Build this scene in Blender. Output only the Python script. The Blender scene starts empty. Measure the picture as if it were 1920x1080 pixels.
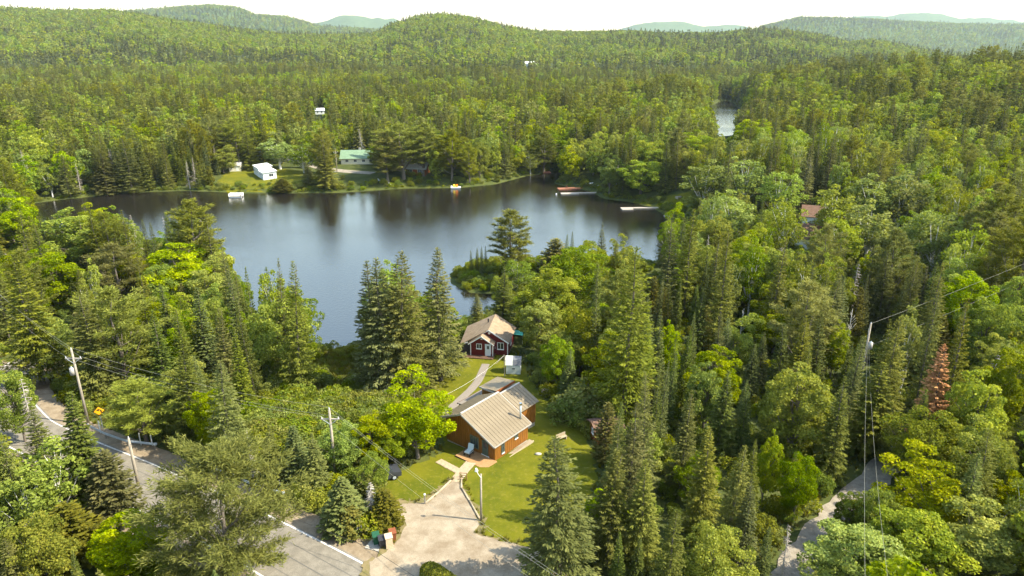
import bpy, math, random
import numpy as np
from mathutils import Vector
from mathutils.geometry import delaunay_2d_cdt

# ------------------------------------------------------------------ camera, sky, sun, exposure
SC = bpy.context.scene
COL = SC.collection
CAMZ, PITCH, FPX = 50.0, math.radians(19.2), 1280.0      # drone height, tilt, focal length in 1920-px units
cam = bpy.data.cameras.new('camera'); cam.lens = 24.0; cam.sensor_width = 36.0
cam.clip_start = 1.0; cam.clip_end = 40000
camo = bpy.data.objects.new('camera', cam); COL.objects.link(camo)
camo.location = (0, 0, CAMZ); camo.rotation_euler = (math.pi/2 - PITCH, 0, 0)
SC.camera = camo

SUN_EL, SUN_AZ = math.radians(47), math.radians(-9)      # azimuth from +X towards +Y: sun stands to the right, a bit behind us
w = bpy.data.worlds.new('World'); SC.world = w; w.use_nodes = True
nt = w.node_tree; bg = nt.nodes['Background']
sky = nt.nodes.new('ShaderNodeTexSky'); sky.sky_type = 'NISHITA'; sky.sun_disc = False
sky.sun_elevation = SUN_EL; sky.sun_rotation = math.radians(90) - SUN_AZ
sky.altitude = 300; sky.air_density = 1.8; sky.dust_density = 1.6; sky.ozone_density = 1.0
nt.links.new(sky.outputs[0], bg.inputs[0]); bg.inputs[1].default_value = 0.15
sun = bpy.data.lights.new('sun', 'SUN'); sun.energy = 5.0; sun.angle = math.radians(0.55); sun.color = (1.0, 0.92, 0.74)
suno = bpy.data.objects.new('sun', sun); COL.objects.link(suno)
sd = Vector((math.cos(SUN_EL)*math.cos(SUN_AZ), math.cos(SUN_EL)*math.sin(SUN_AZ), math.sin(SUN_EL)))
suno.rotation_euler = sd.to_track_quat('Z', 'Y').to_euler()
SC.view_settings.view_transform = 'Standard'; SC.view_settings.look = 'None'
SC.view_settings.exposure = 1.4; SC.view_settings.gamma = 1.0
cy = SC.cycles
cy.use_denoising = True; cy.max_bounces = 6; cy.diffuse_bounces = 4; cy.glossy_bounces = 3
cy.transmission_bounces = 3; cy.volume_bounces = 0; cy.transparent_max_bounces = 4
cy.caustics_reflective = False; cy.caustics_refractive = False
cy.use_adaptive_sampling = True; cy.adaptive_threshold = 0.02

RNG = np.random.default_rng(7); random.seed(7)
cP, sP = math.cos(PITCH), math.sin(PITCH)

# ------------------------------------------------------------------ survey helpers: photo bearing -> place on the terrain
def ray(px, py):
    x = (px-960)/FPX; y = -(py-540)/FPX
    return np.array((x, cP+y*sP, -sP+y*cP))
def at(px, py, z):
    d = ray(px, py); return d*((z-CAMZ)/d[2]) + (0, 0, CAMZ)
def proj(x, y, z):
    z = z-CAMZ; f = y*cP-z*sP; u = y*sP+z*cP
    f = np.where(np.abs(f) < .1, .1, f)
    return 960+FPX*x/f, 540-FPX*u/f, f
def inpoly(x, y, poly):
    x = np.asarray(x, float); y = np.asarray(y, float); r = np.zeros(x.shape, bool)
    n = len(poly)
    for i in range(n):
        x0, y0 = poly[i][:2]; x1, y1 = poly[(i+1) % n][:2]
        if y0 == y1: continue
        c = ((y0 > y) != (y1 > y)) & (x < (x1-x0)*(y-y0)/(y1-y0)+x0)
        r ^= c
    return r
def segdist(x, y, pts, closed=True):
    best = np.full(np.shape(x), 1e9); n = len(pts)
    for i in range(n if closed else n-1):
        ax, ay = pts[i][:2]; bx, by = pts[(i+1) % n][:2]
        dx, dy = bx-ax, by-ay; L = dx*dx+dy*dy+1e-9
        t = np.clip(((x-ax)*dx+(y-ay)*dy)/L, 0, 1)
        best = np.minimum(best, np.hypot(x-ax-t*dx, y-ay-t*dy))
    return best
def sstep(a, b, v):
    t = np.clip((v-a)/(b-a), 0, 1); return t*t*(3-2*t)
_ng = RNG.random((64, 64))
def vnoise(x, y, s):
    x = np.asarray(x, float)/s; y = np.asarray(y, float)/s
    xi = np.floor(x).astype(int); yi = np.floor(y).astype(int); fx = x-xi; fy = y-yi
    fx = fx*fx*(3-2*fx); fy = fy*fy*(3-2*fy)
    g = lambda i, j: _ng[i % 64, j % 64]
    return (g(xi, yi)*(1-fx)+g(xi+1, yi)*fx)*(1-fy)+(g(xi, yi+1)*(1-fx)+g(xi+1, yi+1)*fx)*fy

LAKE_PX = [(-60,388),(40,384),(100,376),(230,362),(350,357),(450,362),(560,362),(640,361),(700,357),(760,353),(860,352),(930,345),(985,330),
           (1025,324),(1058,318),(1075,321),(1050,333),(1040,344),(1075,352),(1112,359),(1132,372),(1180,378),(1225,388),(1252,405),(1262,430),(1248,470),
           (1226,502),(1150,494),(1080,488),(1000,490),(920,492),(868,502),(846,512),(850,532),(885,548),(940,552),(938,572),
           (905,600),(850,612),(780,640),(660,657),(600,655),(545,640),(492,610),(452,560),(416,512),(380,478),(340,462),(280,462),(200,455),(120,440),(40,415),(-60,410)]
LAKE = [tuple(at(px, py, 0)[:2]) for px, py in LAKE_PX]
def ellipse(cx, cy_, rx, ry, rot=0, n=22, wob=.18, seed=1):
    r = np.random.default_rng(seed); out = []
    for k in range(n):
        a = 2*math.pi*k/n; q = 1+wob*(r.random()-.5)*2
        x, y = rx*q*math.cos(a), ry*q*math.sin(a)
        out.append((cx+x*math.cos(rot)-y*math.sin(rot), cy_+x*math.sin(rot)+y*math.cos(rot)))
    return out
_p = at(1357, 232, 1.0); POND = ellipse(_p[0]*1.13, _p[1]*1.13, 15, 200, -math.atan2(_p[0], _p[1]), n=34, wob=.06, seed=3)
_q = at(-8, 318, 1.0); POND2 = ellipse(_q[0]-16, _q[1], 30, 26, .3, seed=5)
ROAD_R = [(-73, 100), (-68.5, 87), (-62.5, 79.4), (-55.5, 72.8), (-47.2, 68.2), (-38.4, 63.8), (-22.2, 54.6), (-10.5, 47.1), (8, 34.5), (30, 19)]
LANE = [tuple(at(px, py, 8.5)[:2]) for px, py in [(1450,1140),(1485,1060),(1530,1000),(1585,935),(1640,880),(1675,850),(1712,815)]]

SKYL = [
 (2300, 950, [(-700,40),(-200,12),(0,15),(100,20),(210,20),(330,38),(430,52),(520,62),(620,65),(700,62),(745,42),(790,30),(830,27),(880,32),(930,45),(1000,58),(1080,60),(1180,58),(1250,62),(1340,62),(1420,54),(1480,57),(1540,66),(1590,78),(1640,74),(1700,85),(1760,98),(1850,112),(2000,118),(2700,115)], 13),
 (5200, 3300, [(-700,50),(-200,40),(200,25),(330,15),(400,11),(450,16),(480,29),(540,33),(600,50),(1000,75),(1380,75),(1430,50),(1500,33),(1580,35),(1700,41),(1800,46),(1920,47),(2700,50)], 12),
 (9500, 7200, [(-700,70),(500,70),(630,35),(660,32),(700,37),(740,37),(800,65),(1150,62),(1190,47),(1230,42),(1275,42),(1320,52),(1360,49),(1400,53),(1440,62),(1560,52),(1600,33),(1660,31),(1700,26),(1740,24),(1800,35),(1900,40),(1960,50),(2700,55)], 0)]
SKYT = []
for R, R0, pts, tr in SKYL:
    us, zs = [], []
    for px, py in pts:
        d = ray(px, py); us.append(d[0]/d[1]); zs.append(CAMZ+R*d[2]/d[1]-tr)
    SKYT.append((R, R0, us, zs))
BY = [(-200,9),(30,7.9),(50,7.6),(58,7.1),(66,6.5),(71,6.1),(78,5.4),(86,4.5),(94,3.9),(100,3.5),(108,3.1),(125,2.0),(160,2.0),(260,3),(400,5),(700,8),(1200,12),(2000,16),(12500,30)]
def land(x, y):
    """terrain height before roads are cut in"""
    x = np.asarray(x, float); y = np.asarray(y, float)
    b = np.interp(y, [p[0] for p in BY], [p[1] for p in BY])
    b = b + sstep(18, 110, x)*5.0*(1-sstep(230, 420, y))*sstep(20, 60, y) + 28*np.exp(-(((x-345)/165)**2+((y-455)/250)**2))
    b = b + sstep(-4, -60, x)*1.6*np.exp(-((y-70)/26)**2)
    b = b + (vnoise(x, y, 37)-.5)*1.4*sstep(10, 60, np.abs(x)+np.maximum(0, y-120)) + (vnoise(x+300, y, 210)-.5)*9*sstep(260, 800, y)
    b = b + (vnoise(x+900, y, 620)-.5)*46*sstep(1000, 2000, y)*(1-sstep(2100, 2300, y)*.8)
    ys = np.maximum(y, 1.0)
    for R, R0, us, zs in SKYT:
        zr = np.interp(x/ys, us, zs)
        f = sstep(R0, R, y)*(1-.45*sstep(R, R*1.35, y))
        b = np.maximum(b, b*(1-f)+zr*f)
    out = None
    near = y < 1200
    d = np.full(x.shape, 60.0); ins = np.zeros(x.shape, bool)
    if near.any():
        xx, yy = x[near], y[near]
        dd = np.minimum(np.minimum(segdist(xx, yy, LAKE), segdist(xx, yy, POND)), segdist(xx, yy, POND2))
        ii = inpoly(xx, yy, LAKE) | inpoly(xx, yy, POND) | inpoly(xx, yy, POND2)
        d[near] = dd; ins[near] = ii
    h = .22 + (b-.22)*sstep(0, 11, d)
    h = np.where(ins, .1-np.minimum(d*.22, 2.2), h)
    return h
def ground_z(x, y):
    return float(land(np.array([x]), np.array([y]))[0])
def hit(px, py):
    """where a line of sight meets the terrain"""
    d = ray(px, py); t = np.concatenate([np.linspace(25, 400, 1500), np.linspace(401, 3000, 1800)])/d[1]
    X, Y, Z = d[0]*t, d[1]*t, CAMZ+d[2]*t
    k = np.argmax(Z < land(X, Y)); return np.array((X[k], Y[k], ground_z(X[k], Y[k])))
def stand(px, py, h):
    """foot of a thing of height h whose top lies on this line of sight"""
    d = ray(px, py); t = np.concatenate([np.linspace(25, 400, 1500), np.linspace(401, 3000, 1800)])/d[1]
    X, Y, Z = d[0]*t, d[1]*t, CAMZ+d[2]*t
    k = np.argmax(Z < land(X, Y)+h); return np.array((X[k], Y[k], ground_z(X[k], Y[k])))

# ------------------------------------------------------------------ materials
MATS = {}
def mat(name, col, col2=None, rough=.8, scale=6.0, bump=0.0, bscale=30.0, spec=.25, metal=0, detail=6, stretch=None, ramp=(.35, .65), speckle=0):
    m = bpy.data.materials.new(name); m.use_nodes = True; n = m.node_tree.nodes; l = m.node_tree.links
    p = n['Principled BSDF']; p.inputs['Roughness'].default_value = rough; p.inputs['Metallic'].default_value = metal
    p.inputs['Specular IOR Level'].default_value = spec
    p.inputs['Base Color'].default_value = (*col, 1)
    tc = n.new('ShaderNodeTexCoord'); src = tc.outputs['Object']
    if stretch:
        mp = n.new('ShaderNodeMapping'); mp.inputs['Scale'].default_value = stretch; l.new(src, mp.inputs[0]); src = mp.outputs[0]
    if col2:
        tx = n.new('ShaderNodeTexNoise'); tx.inputs['Scale'].default_value = scale; tx.inputs['Detail'].default_value = detail
        tx.inputs['Roughness'].default_value = .65; l.new(src, tx.inputs['Vector'])
        r = n.new('ShaderNodeValToRGB'); r.color_ramp.elements[0].position = ramp[0]; r.color_ramp.elements[1].position = ramp[1]
        r.color_ramp.elements[0].color = (*col, 1); r.color_ramp.elements[1].color = (*col2, 1)
        l.new(tx.outputs['Fac'], r.inputs[0]); l.new(r.outputs[0], p.inputs['Base Color'])
        if speckle:
            t3 = n.new('ShaderNodeTexNoise'); t3.inputs['Scale'].default_value = speckle; t3.inputs['Detail'].default_value = 5; t3.inputs['Roughness'].default_value = .75; l.new(src, t3.inputs['Vector'])
            k3 = n.new('ShaderNodeMapRange'); k3.inputs[1].default_value = .32; k3.inputs[2].default_value = .68; k3.inputs[3].default_value = .74; k3.inputs[4].default_value = 1.2; l.new(t3.outputs['Fac'], k3.inputs[0])
            x3 = n.new('ShaderNodeVectorMath'); x3.operation = 'SCALE'; l.new(r.outputs[0], x3.inputs[0]); l.new(k3.outputs[0], x3.inputs['Scale']); l.new(x3.outputs[0], p.inputs['Base Color'])
    if bump:
        t2 = n.new('ShaderNodeTexNoise'); t2.inputs['Scale'].default_value = bscale; t2.inputs['Detail'].default_value = 4
        l.new(src, t2.inputs['Vector'])
        b = n.new('ShaderNodeBump'); b.inputs['Strength'].default_value = bump; b.inputs['Distance'].default_value = .05
        l.new(t2.outputs['Fac'], b.inputs['Height']); l.new(b.outputs[0], p.inputs['Normal'])
    MATS[name] = m; return m
def leafmat(name, dark, mid, light, trans=.35, tcol=None, hue=.06):
    """foliage: colour varies leaf by leaf (tint) and tree by tree"""
    m = bpy.data.materials.new(name); m.use_nodes = True; n = m.node_tree.nodes; l = m.node_tree.links
    p = n['Principled BSDF']; p.inputs['Roughness'].default_value = .65; p.inputs['Specular IOR Level'].default_value = .05
    a = n.new('ShaderNodeAttribute'); a.attribute_name = 'tint'
    oi = n.new('ShaderNodeObjectInfo')
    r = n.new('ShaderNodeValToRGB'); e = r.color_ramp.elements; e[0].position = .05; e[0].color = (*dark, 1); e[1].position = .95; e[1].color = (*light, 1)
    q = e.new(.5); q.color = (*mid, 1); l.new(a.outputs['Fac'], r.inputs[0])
    hs = n.new('ShaderNodeHueSaturation'); l.new(r.outputs[0], hs.inputs['Color'])
    mr = n.new('ShaderNodeMapRange'); mr.inputs[3].default_value = .5-hue; mr.inputs[4].default_value = .5+hue*.45; l.new(oi.outputs['Random'], mr.inputs[0]); l.new(mr.outputs[0], hs.inputs['Hue'])
    mm = n.new('ShaderNodeMath'); mm.operation = 'MULTIPLY'; mm.inputs[1].default_value = 7.31; l.new(oi.outputs['Random'], mm.inputs[0])
    fr = n.new('ShaderNodeMath'); fr.operation = 'FRACT'; l.new(mm.outputs[0], fr.inputs[0])
    mv = n.new('ShaderNodeMapRange'); mv.inputs[3].default_value = .8; mv.inputs[4].default_value = 1.28; l.new(fr.outputs[0], mv.inputs[0]); l.new(mv.outputs[0], hs.inputs['Value'])
    m2 = n.new('ShaderNodeMath'); m2.operation = 'MULTIPLY'; m2.inputs[1].default_value = 23.7; l.new(oi.outputs['Random'], m2.inputs[0])
    f2 = n.new('ShaderNodeMath'); f2.operation = 'FRACT'; l.new(m2.outputs[0], f2.inputs[0])
    ms = n.new('ShaderNodeMapRange'); ms.inputs[3].default_value = .78; ms.inputs[4].default_value = 1.08; l.new(f2.outputs[0], ms.inputs[0]); l.new(ms.outputs[0], hs.inputs['Saturation'])
    l.new(hs.outputs[0], p.inputs['Base Color'])
    t = n.new('ShaderNodeBsdfTranslucent')
    tm = n.new('ShaderNodeMixRGB'); tm.blend_type = 'MULTIPLY'; tm.inputs[0].default_value = 1; tm.inputs[2].default_value = (*(tcol or (1.3, 1.25, .55)), 1)
    l.new(hs.outputs[0], tm.inputs[1]); l.new(tm.outputs[0], t.inputs[0])
    mx = n.new('ShaderNodeMixShader'); mx.inputs[0].default_value = trans
    l.new(p.outputs[0], mx.inputs[1]); l.new(t.outputs[0], mx.inputs[2]); l.new(mx.outputs[0], n['Material Output'].inputs[0])
    MATS[name] = m; return m

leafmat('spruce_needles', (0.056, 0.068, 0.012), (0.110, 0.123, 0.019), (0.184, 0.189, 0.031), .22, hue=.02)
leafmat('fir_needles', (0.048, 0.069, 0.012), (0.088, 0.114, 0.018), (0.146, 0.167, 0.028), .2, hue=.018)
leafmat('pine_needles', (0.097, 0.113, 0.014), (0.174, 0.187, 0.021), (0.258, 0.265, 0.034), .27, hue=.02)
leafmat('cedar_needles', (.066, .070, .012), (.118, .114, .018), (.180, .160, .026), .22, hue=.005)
leafmat('maple_leaves', (0.097, 0.150, 0.004), (0.192, 0.246, 0.005), (0.312, 0.352, 0.009), .42, hue=.03)
leafmat('birch_leaves', (0.109, 0.152, 0.014), (0.185, 0.236, 0.020), (0.264, 0.311, 0.034), .4, hue=.025)
leafmat('roadside_pine_needles', (.095, .112, .010), (.170, .182, .016), (.250, .250, .028), .3, hue=.0)
leafmat('rust_needles', (0.325, 0.120, 0.011), (0.552, 0.223, 0.020), (0.747, 0.328, 0.033), .15, (1.2, .9, .6), hue=.002)
leafmat('shrub_leaves', (0.086, 0.126, 0.009), (0.163, 0.204, 0.013), (0.259, 0.281, 0.023), .35, hue=.03)
leafmat('grass_blades', (.088, .100, .007), (.135, .138, .010), (.205, .180, .026), .3, hue=.02)
leafmat('bare_twigs', (.17, .145, .12), (.25, .22, .185), (.36, .33, .29), .0, (1, 1, 1), hue=.01)
mat('bark', (.09, .075, .06), (.17, .145, .12), rough=.95, scale=9, bump=.4, bscale=20)
mat('birch_bark', (.42, .40, .36), (.72, .70, .65), rough=.8, scale=5)
mat('dead_wood', (.26, .23, .20), (.46, .42, .37), rough=.9, scale=7)
mat('pole_wood', (.20, .17, .13), (.34, .30, .24), rough=.9, scale=4, stretch=(6, 6, .6))
mat('asphalt', (.135, .12, .095), (.19, .17, .135), rough=.9, scale=1.2, bump=.15, bscale=60, stretch=(1, 1, 1), speckle=12)
mat('gravel', (.185, .14, .09), (.30, .25, .178), rough=.95, scale=.55, bump=.5, bscale=22, detail=10, speckle=13)
mat('shoulder_gravel', (.16, .12, .075), (.27, .215, .145), rough=.95, scale=.7, bump=.5, bscale=20, detail=10, speckle=13)
mat('lane_gravel', (.19, .16, .118), (.28, .245, .19), rough=.95, scale=1.3, bump=.4, bscale=20, speckle=13)
mat('line_paint', (.42, .40, .36), (.60, .58, .54), rough=.6, scale=3)
mat('path_slabs', (.27, .205, .13), (.36, .285, .19), rough=.9, scale=2.5, bump=.2)
mat('grey_boards', (.15, .125, .098), (.23, .20, .165), rough=.85, scale=4, stretch=(1, 5, 1))
mat('cedar_boards', (.150, .058, .009), (.255, .105, .016), rough=.6, scale=2.2, stretch=(5, 5, .5), spec=.3)
mat('cedar_dark', (.13, .035, .008), (.20, .06, .012), rough=.7, scale=3)
mat('roof_metal', (.135, .104, .060), (.175, .137, .082), rough=.5, scale=.8, stretch=(4, .6, .6), metal=.0, spec=.4)
mat('roof_seam', (.13, .10, .065), None, rough=.5)
mat('fascia_grey', (.33, .31, .28), None, rough=.6)
mat('deck_boards', (.27, .145, .06), (.36, .205, .095), rough=.8, scale=3, stretch=(1, 6, 1))
mat('deck_dark', (.075, .04, .025), (.12, .07, .045), rough=.8, scale=3)
mat('concrete', (.30, .275, .235), (.38, .355, .31), rough=.9, scale=3, bump=.1)
mat('red_clapboard', (.105, .010, .010), (.15, .018, .016), rough=.6, scale=3, stretch=(.4, .4, 6), spec=.3)
mat('white_trim', (.74, .73, .70), None, rough=.5)
mat('door_white', (.66, .70, .73), None, rough=.45)
mat('glass', (.02, .028, .035), (.05, .06, .07), rough=.08, scale=1.0, spec=.7)
mat('shingle_tan', (.19, .135, .085), (.27, .20, .13), rough=.95, scale=1.6, bump=.5, bscale=14, detail=10)
mat('shingle_brown', (.12, .070, .046), (.17, .10, .068), rough=.95, scale=2, bump=.4, bscale=12)
mat('shingle_grey', (.28, .27, .25), (.38, .37, .34), rough=.95, scale=2, bump=.4, bscale=12)
mat('green_metal', (.13, .20, .12), (.17, .25, .155), rough=.5, scale=1)
mat('white_siding', (.62, .66, .67), (.72, .75, .75), rough=.6, scale=1.5)
mat('cream_siding', (.66, .60, .46), (.74, .68, .53), rough=.6, scale=1.5)
mat('white_metal_roof', (.70, .71, .71), (.80, .80, .79), rough=.45, scale=.8)
mat('pale_shed', (.58, .60, .54), (.68, .69, .63), rough=.6, scale=2)
mat('solar_grey', (.105, .11, .125), (.15, .155, .17), rough=.35, scale=3)
mat('galvanised', (.34, .38, .41), (.44, .48, .50), rough=.4, scale=4, metal=.25)
mat('chrome', (.7, .69, .67), None, rough=.25, metal=1)
mat('sign_yellow', (.78, .38, .01), None, rough=.5)
mat('black_paint', (.012, .012, .012), None, rough=.5)
mat('wire_pale', (.26, .25, .20), None, rough=.5)
mat('wire_black', (.03, .03, .03), None, rough=.5)
mat('bin_green', (.012, .06, .03), (.02, .085, .045), rough=.5, scale=5)
mat('bin_black', (.022, .022, .026), (.04, .04, .045), rough=.5, scale=5)
mat('bin_brown', (.16, .05, .02), (.21, .07, .03), rough=.6, scale=5)
mat('bin_wood', (.42, .32, .20), (.54, .42, .28), rough=.85, scale=5)
mat('cushion', (.42, .50, .53), (.50, .58, .60), rough=.9, scale=8)
mat('dark_frame', (.03, .025, .022), None, rough=.6)
mat('timber', (.27, .215, .14), (.36, .30, .21), rough=.9, scale=3)
mat('dock_wood', (.27, .235, .19), (.38, .34, .285), rough=.9, scale=2, stretch=(1, 5, 1))
mat('dock_rust', (.21, .085, .045), (.30, .13, .075), rough=.85, scale=2)
mat('boat_white', (.72, .72, .70), None, rough=.4)
mat('orange_vest', (.80, .20, .015), None, rough=.7)
mat('yellow_plastic', (.80, .55, .04), None, rough=.5)
mat('teal_tarp', (.05, .36, .29), (.07, .42, .34), rough=.5, scale=2)
mat('car_paint', (.035, .038, .045), None, rough=.25, spec=.6)
mat('pink_cover', (.42, .30, .42), None, rough=.6)
mat('red_plastic', (.5, .04, .03), None, rough=.5)
mat('far_canopy', (.045, .075, .025), (.09, .12, .035), rough=1, scale=.03, detail=12, spec=0)
def build_lawn_mat(name, a, b, c):
    m = mat(name, a, b, rough=.95, scale=.22, bump=.6, bscale=9, detail=10, spec=.1); n = m.node_tree.nodes; l = m.node_tree.links
    p = n['Principled BSDF']; rr = [k for k in n if k.type == 'VALTORGB'][0]; tc = [k for k in n if k.type == 'TEX_COORD'][0]
    t = n.new('ShaderNodeTexNoise'); t.inputs['Scale'].default_value = 2.2; t.inputs['Detail'].default_value = 12; t.inputs['Roughness'].default_value = .7; l.new(tc.outputs['Object'], t.inputs['Vector'])
    r = n.new('ShaderNodeValToRGB'); r.color_ramp.elements[0].position = .52; r.color_ramp.elements[1].position = .72
    r.color_ramp.elements[0].color = (0, 0, 0, 1); r.color_ramp.elements[1].color = (.75, .75, .75, 1); l.new(t.outputs['Fac'], r.inputs[0])
    x = n.new('ShaderNodeMixRGB'); x.inputs[2].default_value = (*c, 1); l.new(r.outputs[0], x.inputs[0]); l.new(rr.outputs[0], x.inputs[1]); l.new(x.outputs[0], p.inputs['Base Color'])
    return m
build_lawn_mat('lawn_grass', (.068, .079, .004), (.124, .119, .006), (.180, .150, .026))
build_lawn_mat('forest_floor', (.035, .050, .012), (.075, .085, .020), (.11, .092, .04))
def build_water():
    m = bpy.data.materials.new('lake_water'); m.use_nodes = True; n = m.node_tree.nodes; l = m.node_tree.links
    p = n['Principled BSDF']; p.inputs['Base Color'].default_value = (.012, .0105, .008, 1); p.inputs['Roughness'].default_value = .08
    p.inputs['IOR'].default_value = 1.85; p.inputs['Specular IOR Level'].default_value = 1.0
    tc = n.new('ShaderNodeTexCoord')
    def nz(scale, st, det):
        mp = n.new('ShaderNodeMapping'); mp.inputs['Scale'].default_value = st; l.new(tc.outputs['Object'], mp.inputs[0])
        t = n.new('ShaderNodeTexNoise'); t.inputs['Scale'].default_value = scale; t.inputs['Detail'].default_value = det; l.new(mp.outputs[0], t.inputs['Vector']); return t
    a = nz(1.3, (1, 1.6, 1), 3); b = nz(.02, (1, 1, 1), 2)
    r = n.new('ShaderNodeMapRange'); r.inputs[1].default_value = .35; r.inputs[2].default_value = .7; r.inputs[3].default_value = .06; r.inputs[4].default_value = .17; l.new(b.outputs['Fac'], r.inputs[0])
    bp = n.new('ShaderNodeBump'); bp.inputs['Distance'].default_value = .5; l.new(r.outputs[0], bp.inputs['Strength']); l.new(a.outputs['Fac'], bp.inputs['Height'])
    l.new(bp.outputs[0], p.inputs['Normal']); MATS['lake_water'] = m
build_water()

# ------------------------------------------------------------------ mesh helpers
def link(name, data, parent=None, m=None):
    o = bpy.data.objects.new(name, data); COL.objects.link(o)
    if parent is not None: o.parent = parent
    if m is not None and not data.materials: data.materials.append(MATS[m])
    return o
def tag(o, label, cat, group=None):
    o['label'] = label; o['category'] = cat
    if group: o['group'] = group
    return o
def empty(name, loc, rz=0):
    o = bpy.data.objects.new(name, None); COL.objects.link(o); o.location = loc; o.rotation_euler = (0, 0, rz); o.empty_display_size = .3
    return o
def polymesh(name, V, F, tint=None, smooth=False):
    """V (n,3), F (m,k) one polygon size"""
    me = bpy.data.meshes.new(name); V = np.asarray(V, np.float32); F = np.asarray(F, np.int32); m, k = F.shape
    me.vertices.add(len(V)); me.vertices.foreach_set('co', V.ravel())
    me.loops.add(m*k); me.loops.foreach_set('vertex_index', F.ravel())
    me.polygons.add(m); me.polygons.foreach_set('loop_start', np.arange(m, dtype=np.int32)*k)
    if smooth: me.polygons.foreach_set('use_smooth', np.ones(m, bool))
    me.update(calc_edges=True)
    if tint is not None:
        a = me.attributes.new('tint', 'FLOAT', 'POINT'); a.data.foreach_set('value', np.asarray(tint, np.float32))
    return me
class MB:
    """collects simple shapes into one mesh"""
    def __init__(s): s.v = []; s.f = []
    def add(s, v, f):
        k = len(s.v); s.v += [tuple(map(float, q)) for q in v]; s.f += [tuple(i+k for i in q) for q in f]; return s
    def box(s, x0, x1, y0, y1, z0, z1):
        return s.add([(x0,y0,z0),(x1,y0,z0),(x1,y1,z0),(x0,y1,z0),(x0,y0,z1),(x1,y0,z1),(x1,y1,z1),(x0,y1,z1)],
                     [(3,2,1,0),(4,5,6,7),(0,1,5,4),(1,2,6,5),(2,3,7,6),(3,0,4,7)])
    def hexa(s, lo, hi):
        n = len(lo); v = list(lo)+list(hi)
        f = [tuple(range(n-1, -1, -1)), tuple(range(n, 2*n))]+[(i, (i+1) % n, n+(i+1) % n, n+i) for i in range(n)]
        return s.add(v, f)
    def prism_x(s, prof, x0, x1):
        """profile (y,z) swept along x"""
        return s.hexa([(x0, y, z) for y, z in prof], [(x1, y, z) for y, z in prof])
    def prism_y(s, prof, y0, y1):
        return s.hexa([(x, y0, z) for x, z in prof], [(x, y1, z) for x, z in prof])
    def slab(s, p, t):
        """4 top corners p, thickness t downwards along the normal"""
        a, b, c, d = [np.array(q, float) for q in p]; n = np.cross(b-a, d-a); n = n/np.linalg.norm(n)
        if n[2] < 0: n = -n
        lo = [q-n*t for q in (a, b, c, d)]
        return s.hexa(lo, [a, b, c, d])
    def tube(s, pts, rad, sides=7, cap=True):
        pts = [np.array(p, float) for p in pts]; rad = rad if hasattr(rad, '__len__') else [rad]*len(pts); V = []; F = []
        for i, p in enumerate(pts):
            d = pts[min(i+1, len(pts)-1)]-pts[max(i-1, 0)]; d = d/(np.linalg.norm(d)+1e-9)
            u = np.cross(d, (0, 0, 1) if abs(d[2]) < .9 else (1, 0, 0)); u /= np.linalg.norm(u); w_ = np.cross(d, u)
            for k in range(sides):
                a = 2*math.pi*k/sides; V.append(p+rad[i]*(u*math.cos(a)+w_*math.sin(a)))
        for i in range(len(pts)-1):
            for k in range(sides):
                F.append((i*sides+k, i*sides+(k+1) % sides, (i+1)*sides+(k+1) % sides, (i+1)*sides+k))
        if cap: F += [tuple(range(sides-1, -1, -1)), tuple((len(pts)-1)*sides+k for k in range(sides))]
        return s.add(V, F)
    def ball(s, c, r, n=8, m=5):
        V = [(c[0], c[1], c[2]-r[2])]; F = []
        for i in range(1, m):
            t = -math.pi/2+math.pi*i/m
            for k in range(n):
                a = 2*math.pi*k/n; V.append((c[0]+r[0]*math.cos(t)*math.cos(a), c[1]+r[1]*math.cos(t)*math.sin(a), c[2]+r[2]*math.sin(t)))
        V.append((c[0], c[1], c[2]+r[2])); e = len(V)-1
        for k in range(n):
            F.append((0, 1+(k+1) % n, 1+k)); F.append((e, e-n+k, e-n+(k+1) % n))
        for i in range(m-2):
            for k in range(n): F.append((1+i*n+k, 1+i*n+(k+1) % n, 1+(i+1)*n+(k+1) % n, 1+(i+1)*n+k))
        return s.add(V, F)
    def mesh(s, name, smooth=False):
        me = bpy.data.meshes.new(name); me.from_pydata(s.v, [], s.f); me.update()
        if smooth: me.polygons.foreach_set('use_smooth', np.ones(len(me.polygons), bool))
        return me
    def build(s, name, m, parent=None, smooth=False):
        return link(name, s.mesh(name, smooth), parent, m)

# ------------------------------------------------------------------ ground, water, roads
ROAD_L = []
for i, p in enumerate(ROAD_R):
    a = np.array(ROAD_R[max(i-1, 0)]); b = np.array(ROAD_R[min(i+1, len(ROAD_R)-1)]); d = (b-a)/np.linalg.norm(b-a)
    ROAD_L.append(tuple(np.array(p)+6.4*np.array((d[1], -d[0]))))
ROADC = [((a[0]+b[0])/2, (a[1]+b[1])/2) for a, b in zip(ROAD_R, ROAD_L)]
DRIVE_PX = [(690,1058),(722,1038),(748,1015),(762,985),(748,962),(742,947),(775,946),(803,945),(830,920),(847,903),(862,903),(868,920),(888,962),(899,985),(888,1002),(930,1014),(1000,1030),(1070,1062),(1110,1105),(1120,1150),(760,1150),(700,1095)]
DRIVE = [tuple(hit(*p)[:2]) for p in DRIVE_PX]
def plan(x, y):
    """finished ground: terrain with the road, drive and lane beds cut 0.12 m deep"""
    h = land(x, y); x = np.asarray(x, float); y = np.asarray(y, float)
    k = (y < 130) & (y > -60)
    if k.any():
        xx, yy = x[k], y[k]
        cut = np.maximum(1-sstep(4.2, 6.4, segdist(xx, yy, ROADC, False)), 1-sstep(2.0, 3.2, segdist(xx, yy, LANE, False)))
        dd = np.where(inpoly(xx, yy, DRIVE), 0, segdist(xx, yy, DRIVE)); cut = np.maximum(cut, (1-sstep(.0, .9, dd))*.6)
        h = h.copy(); h[k] -= .14*cut
    return h
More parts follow.
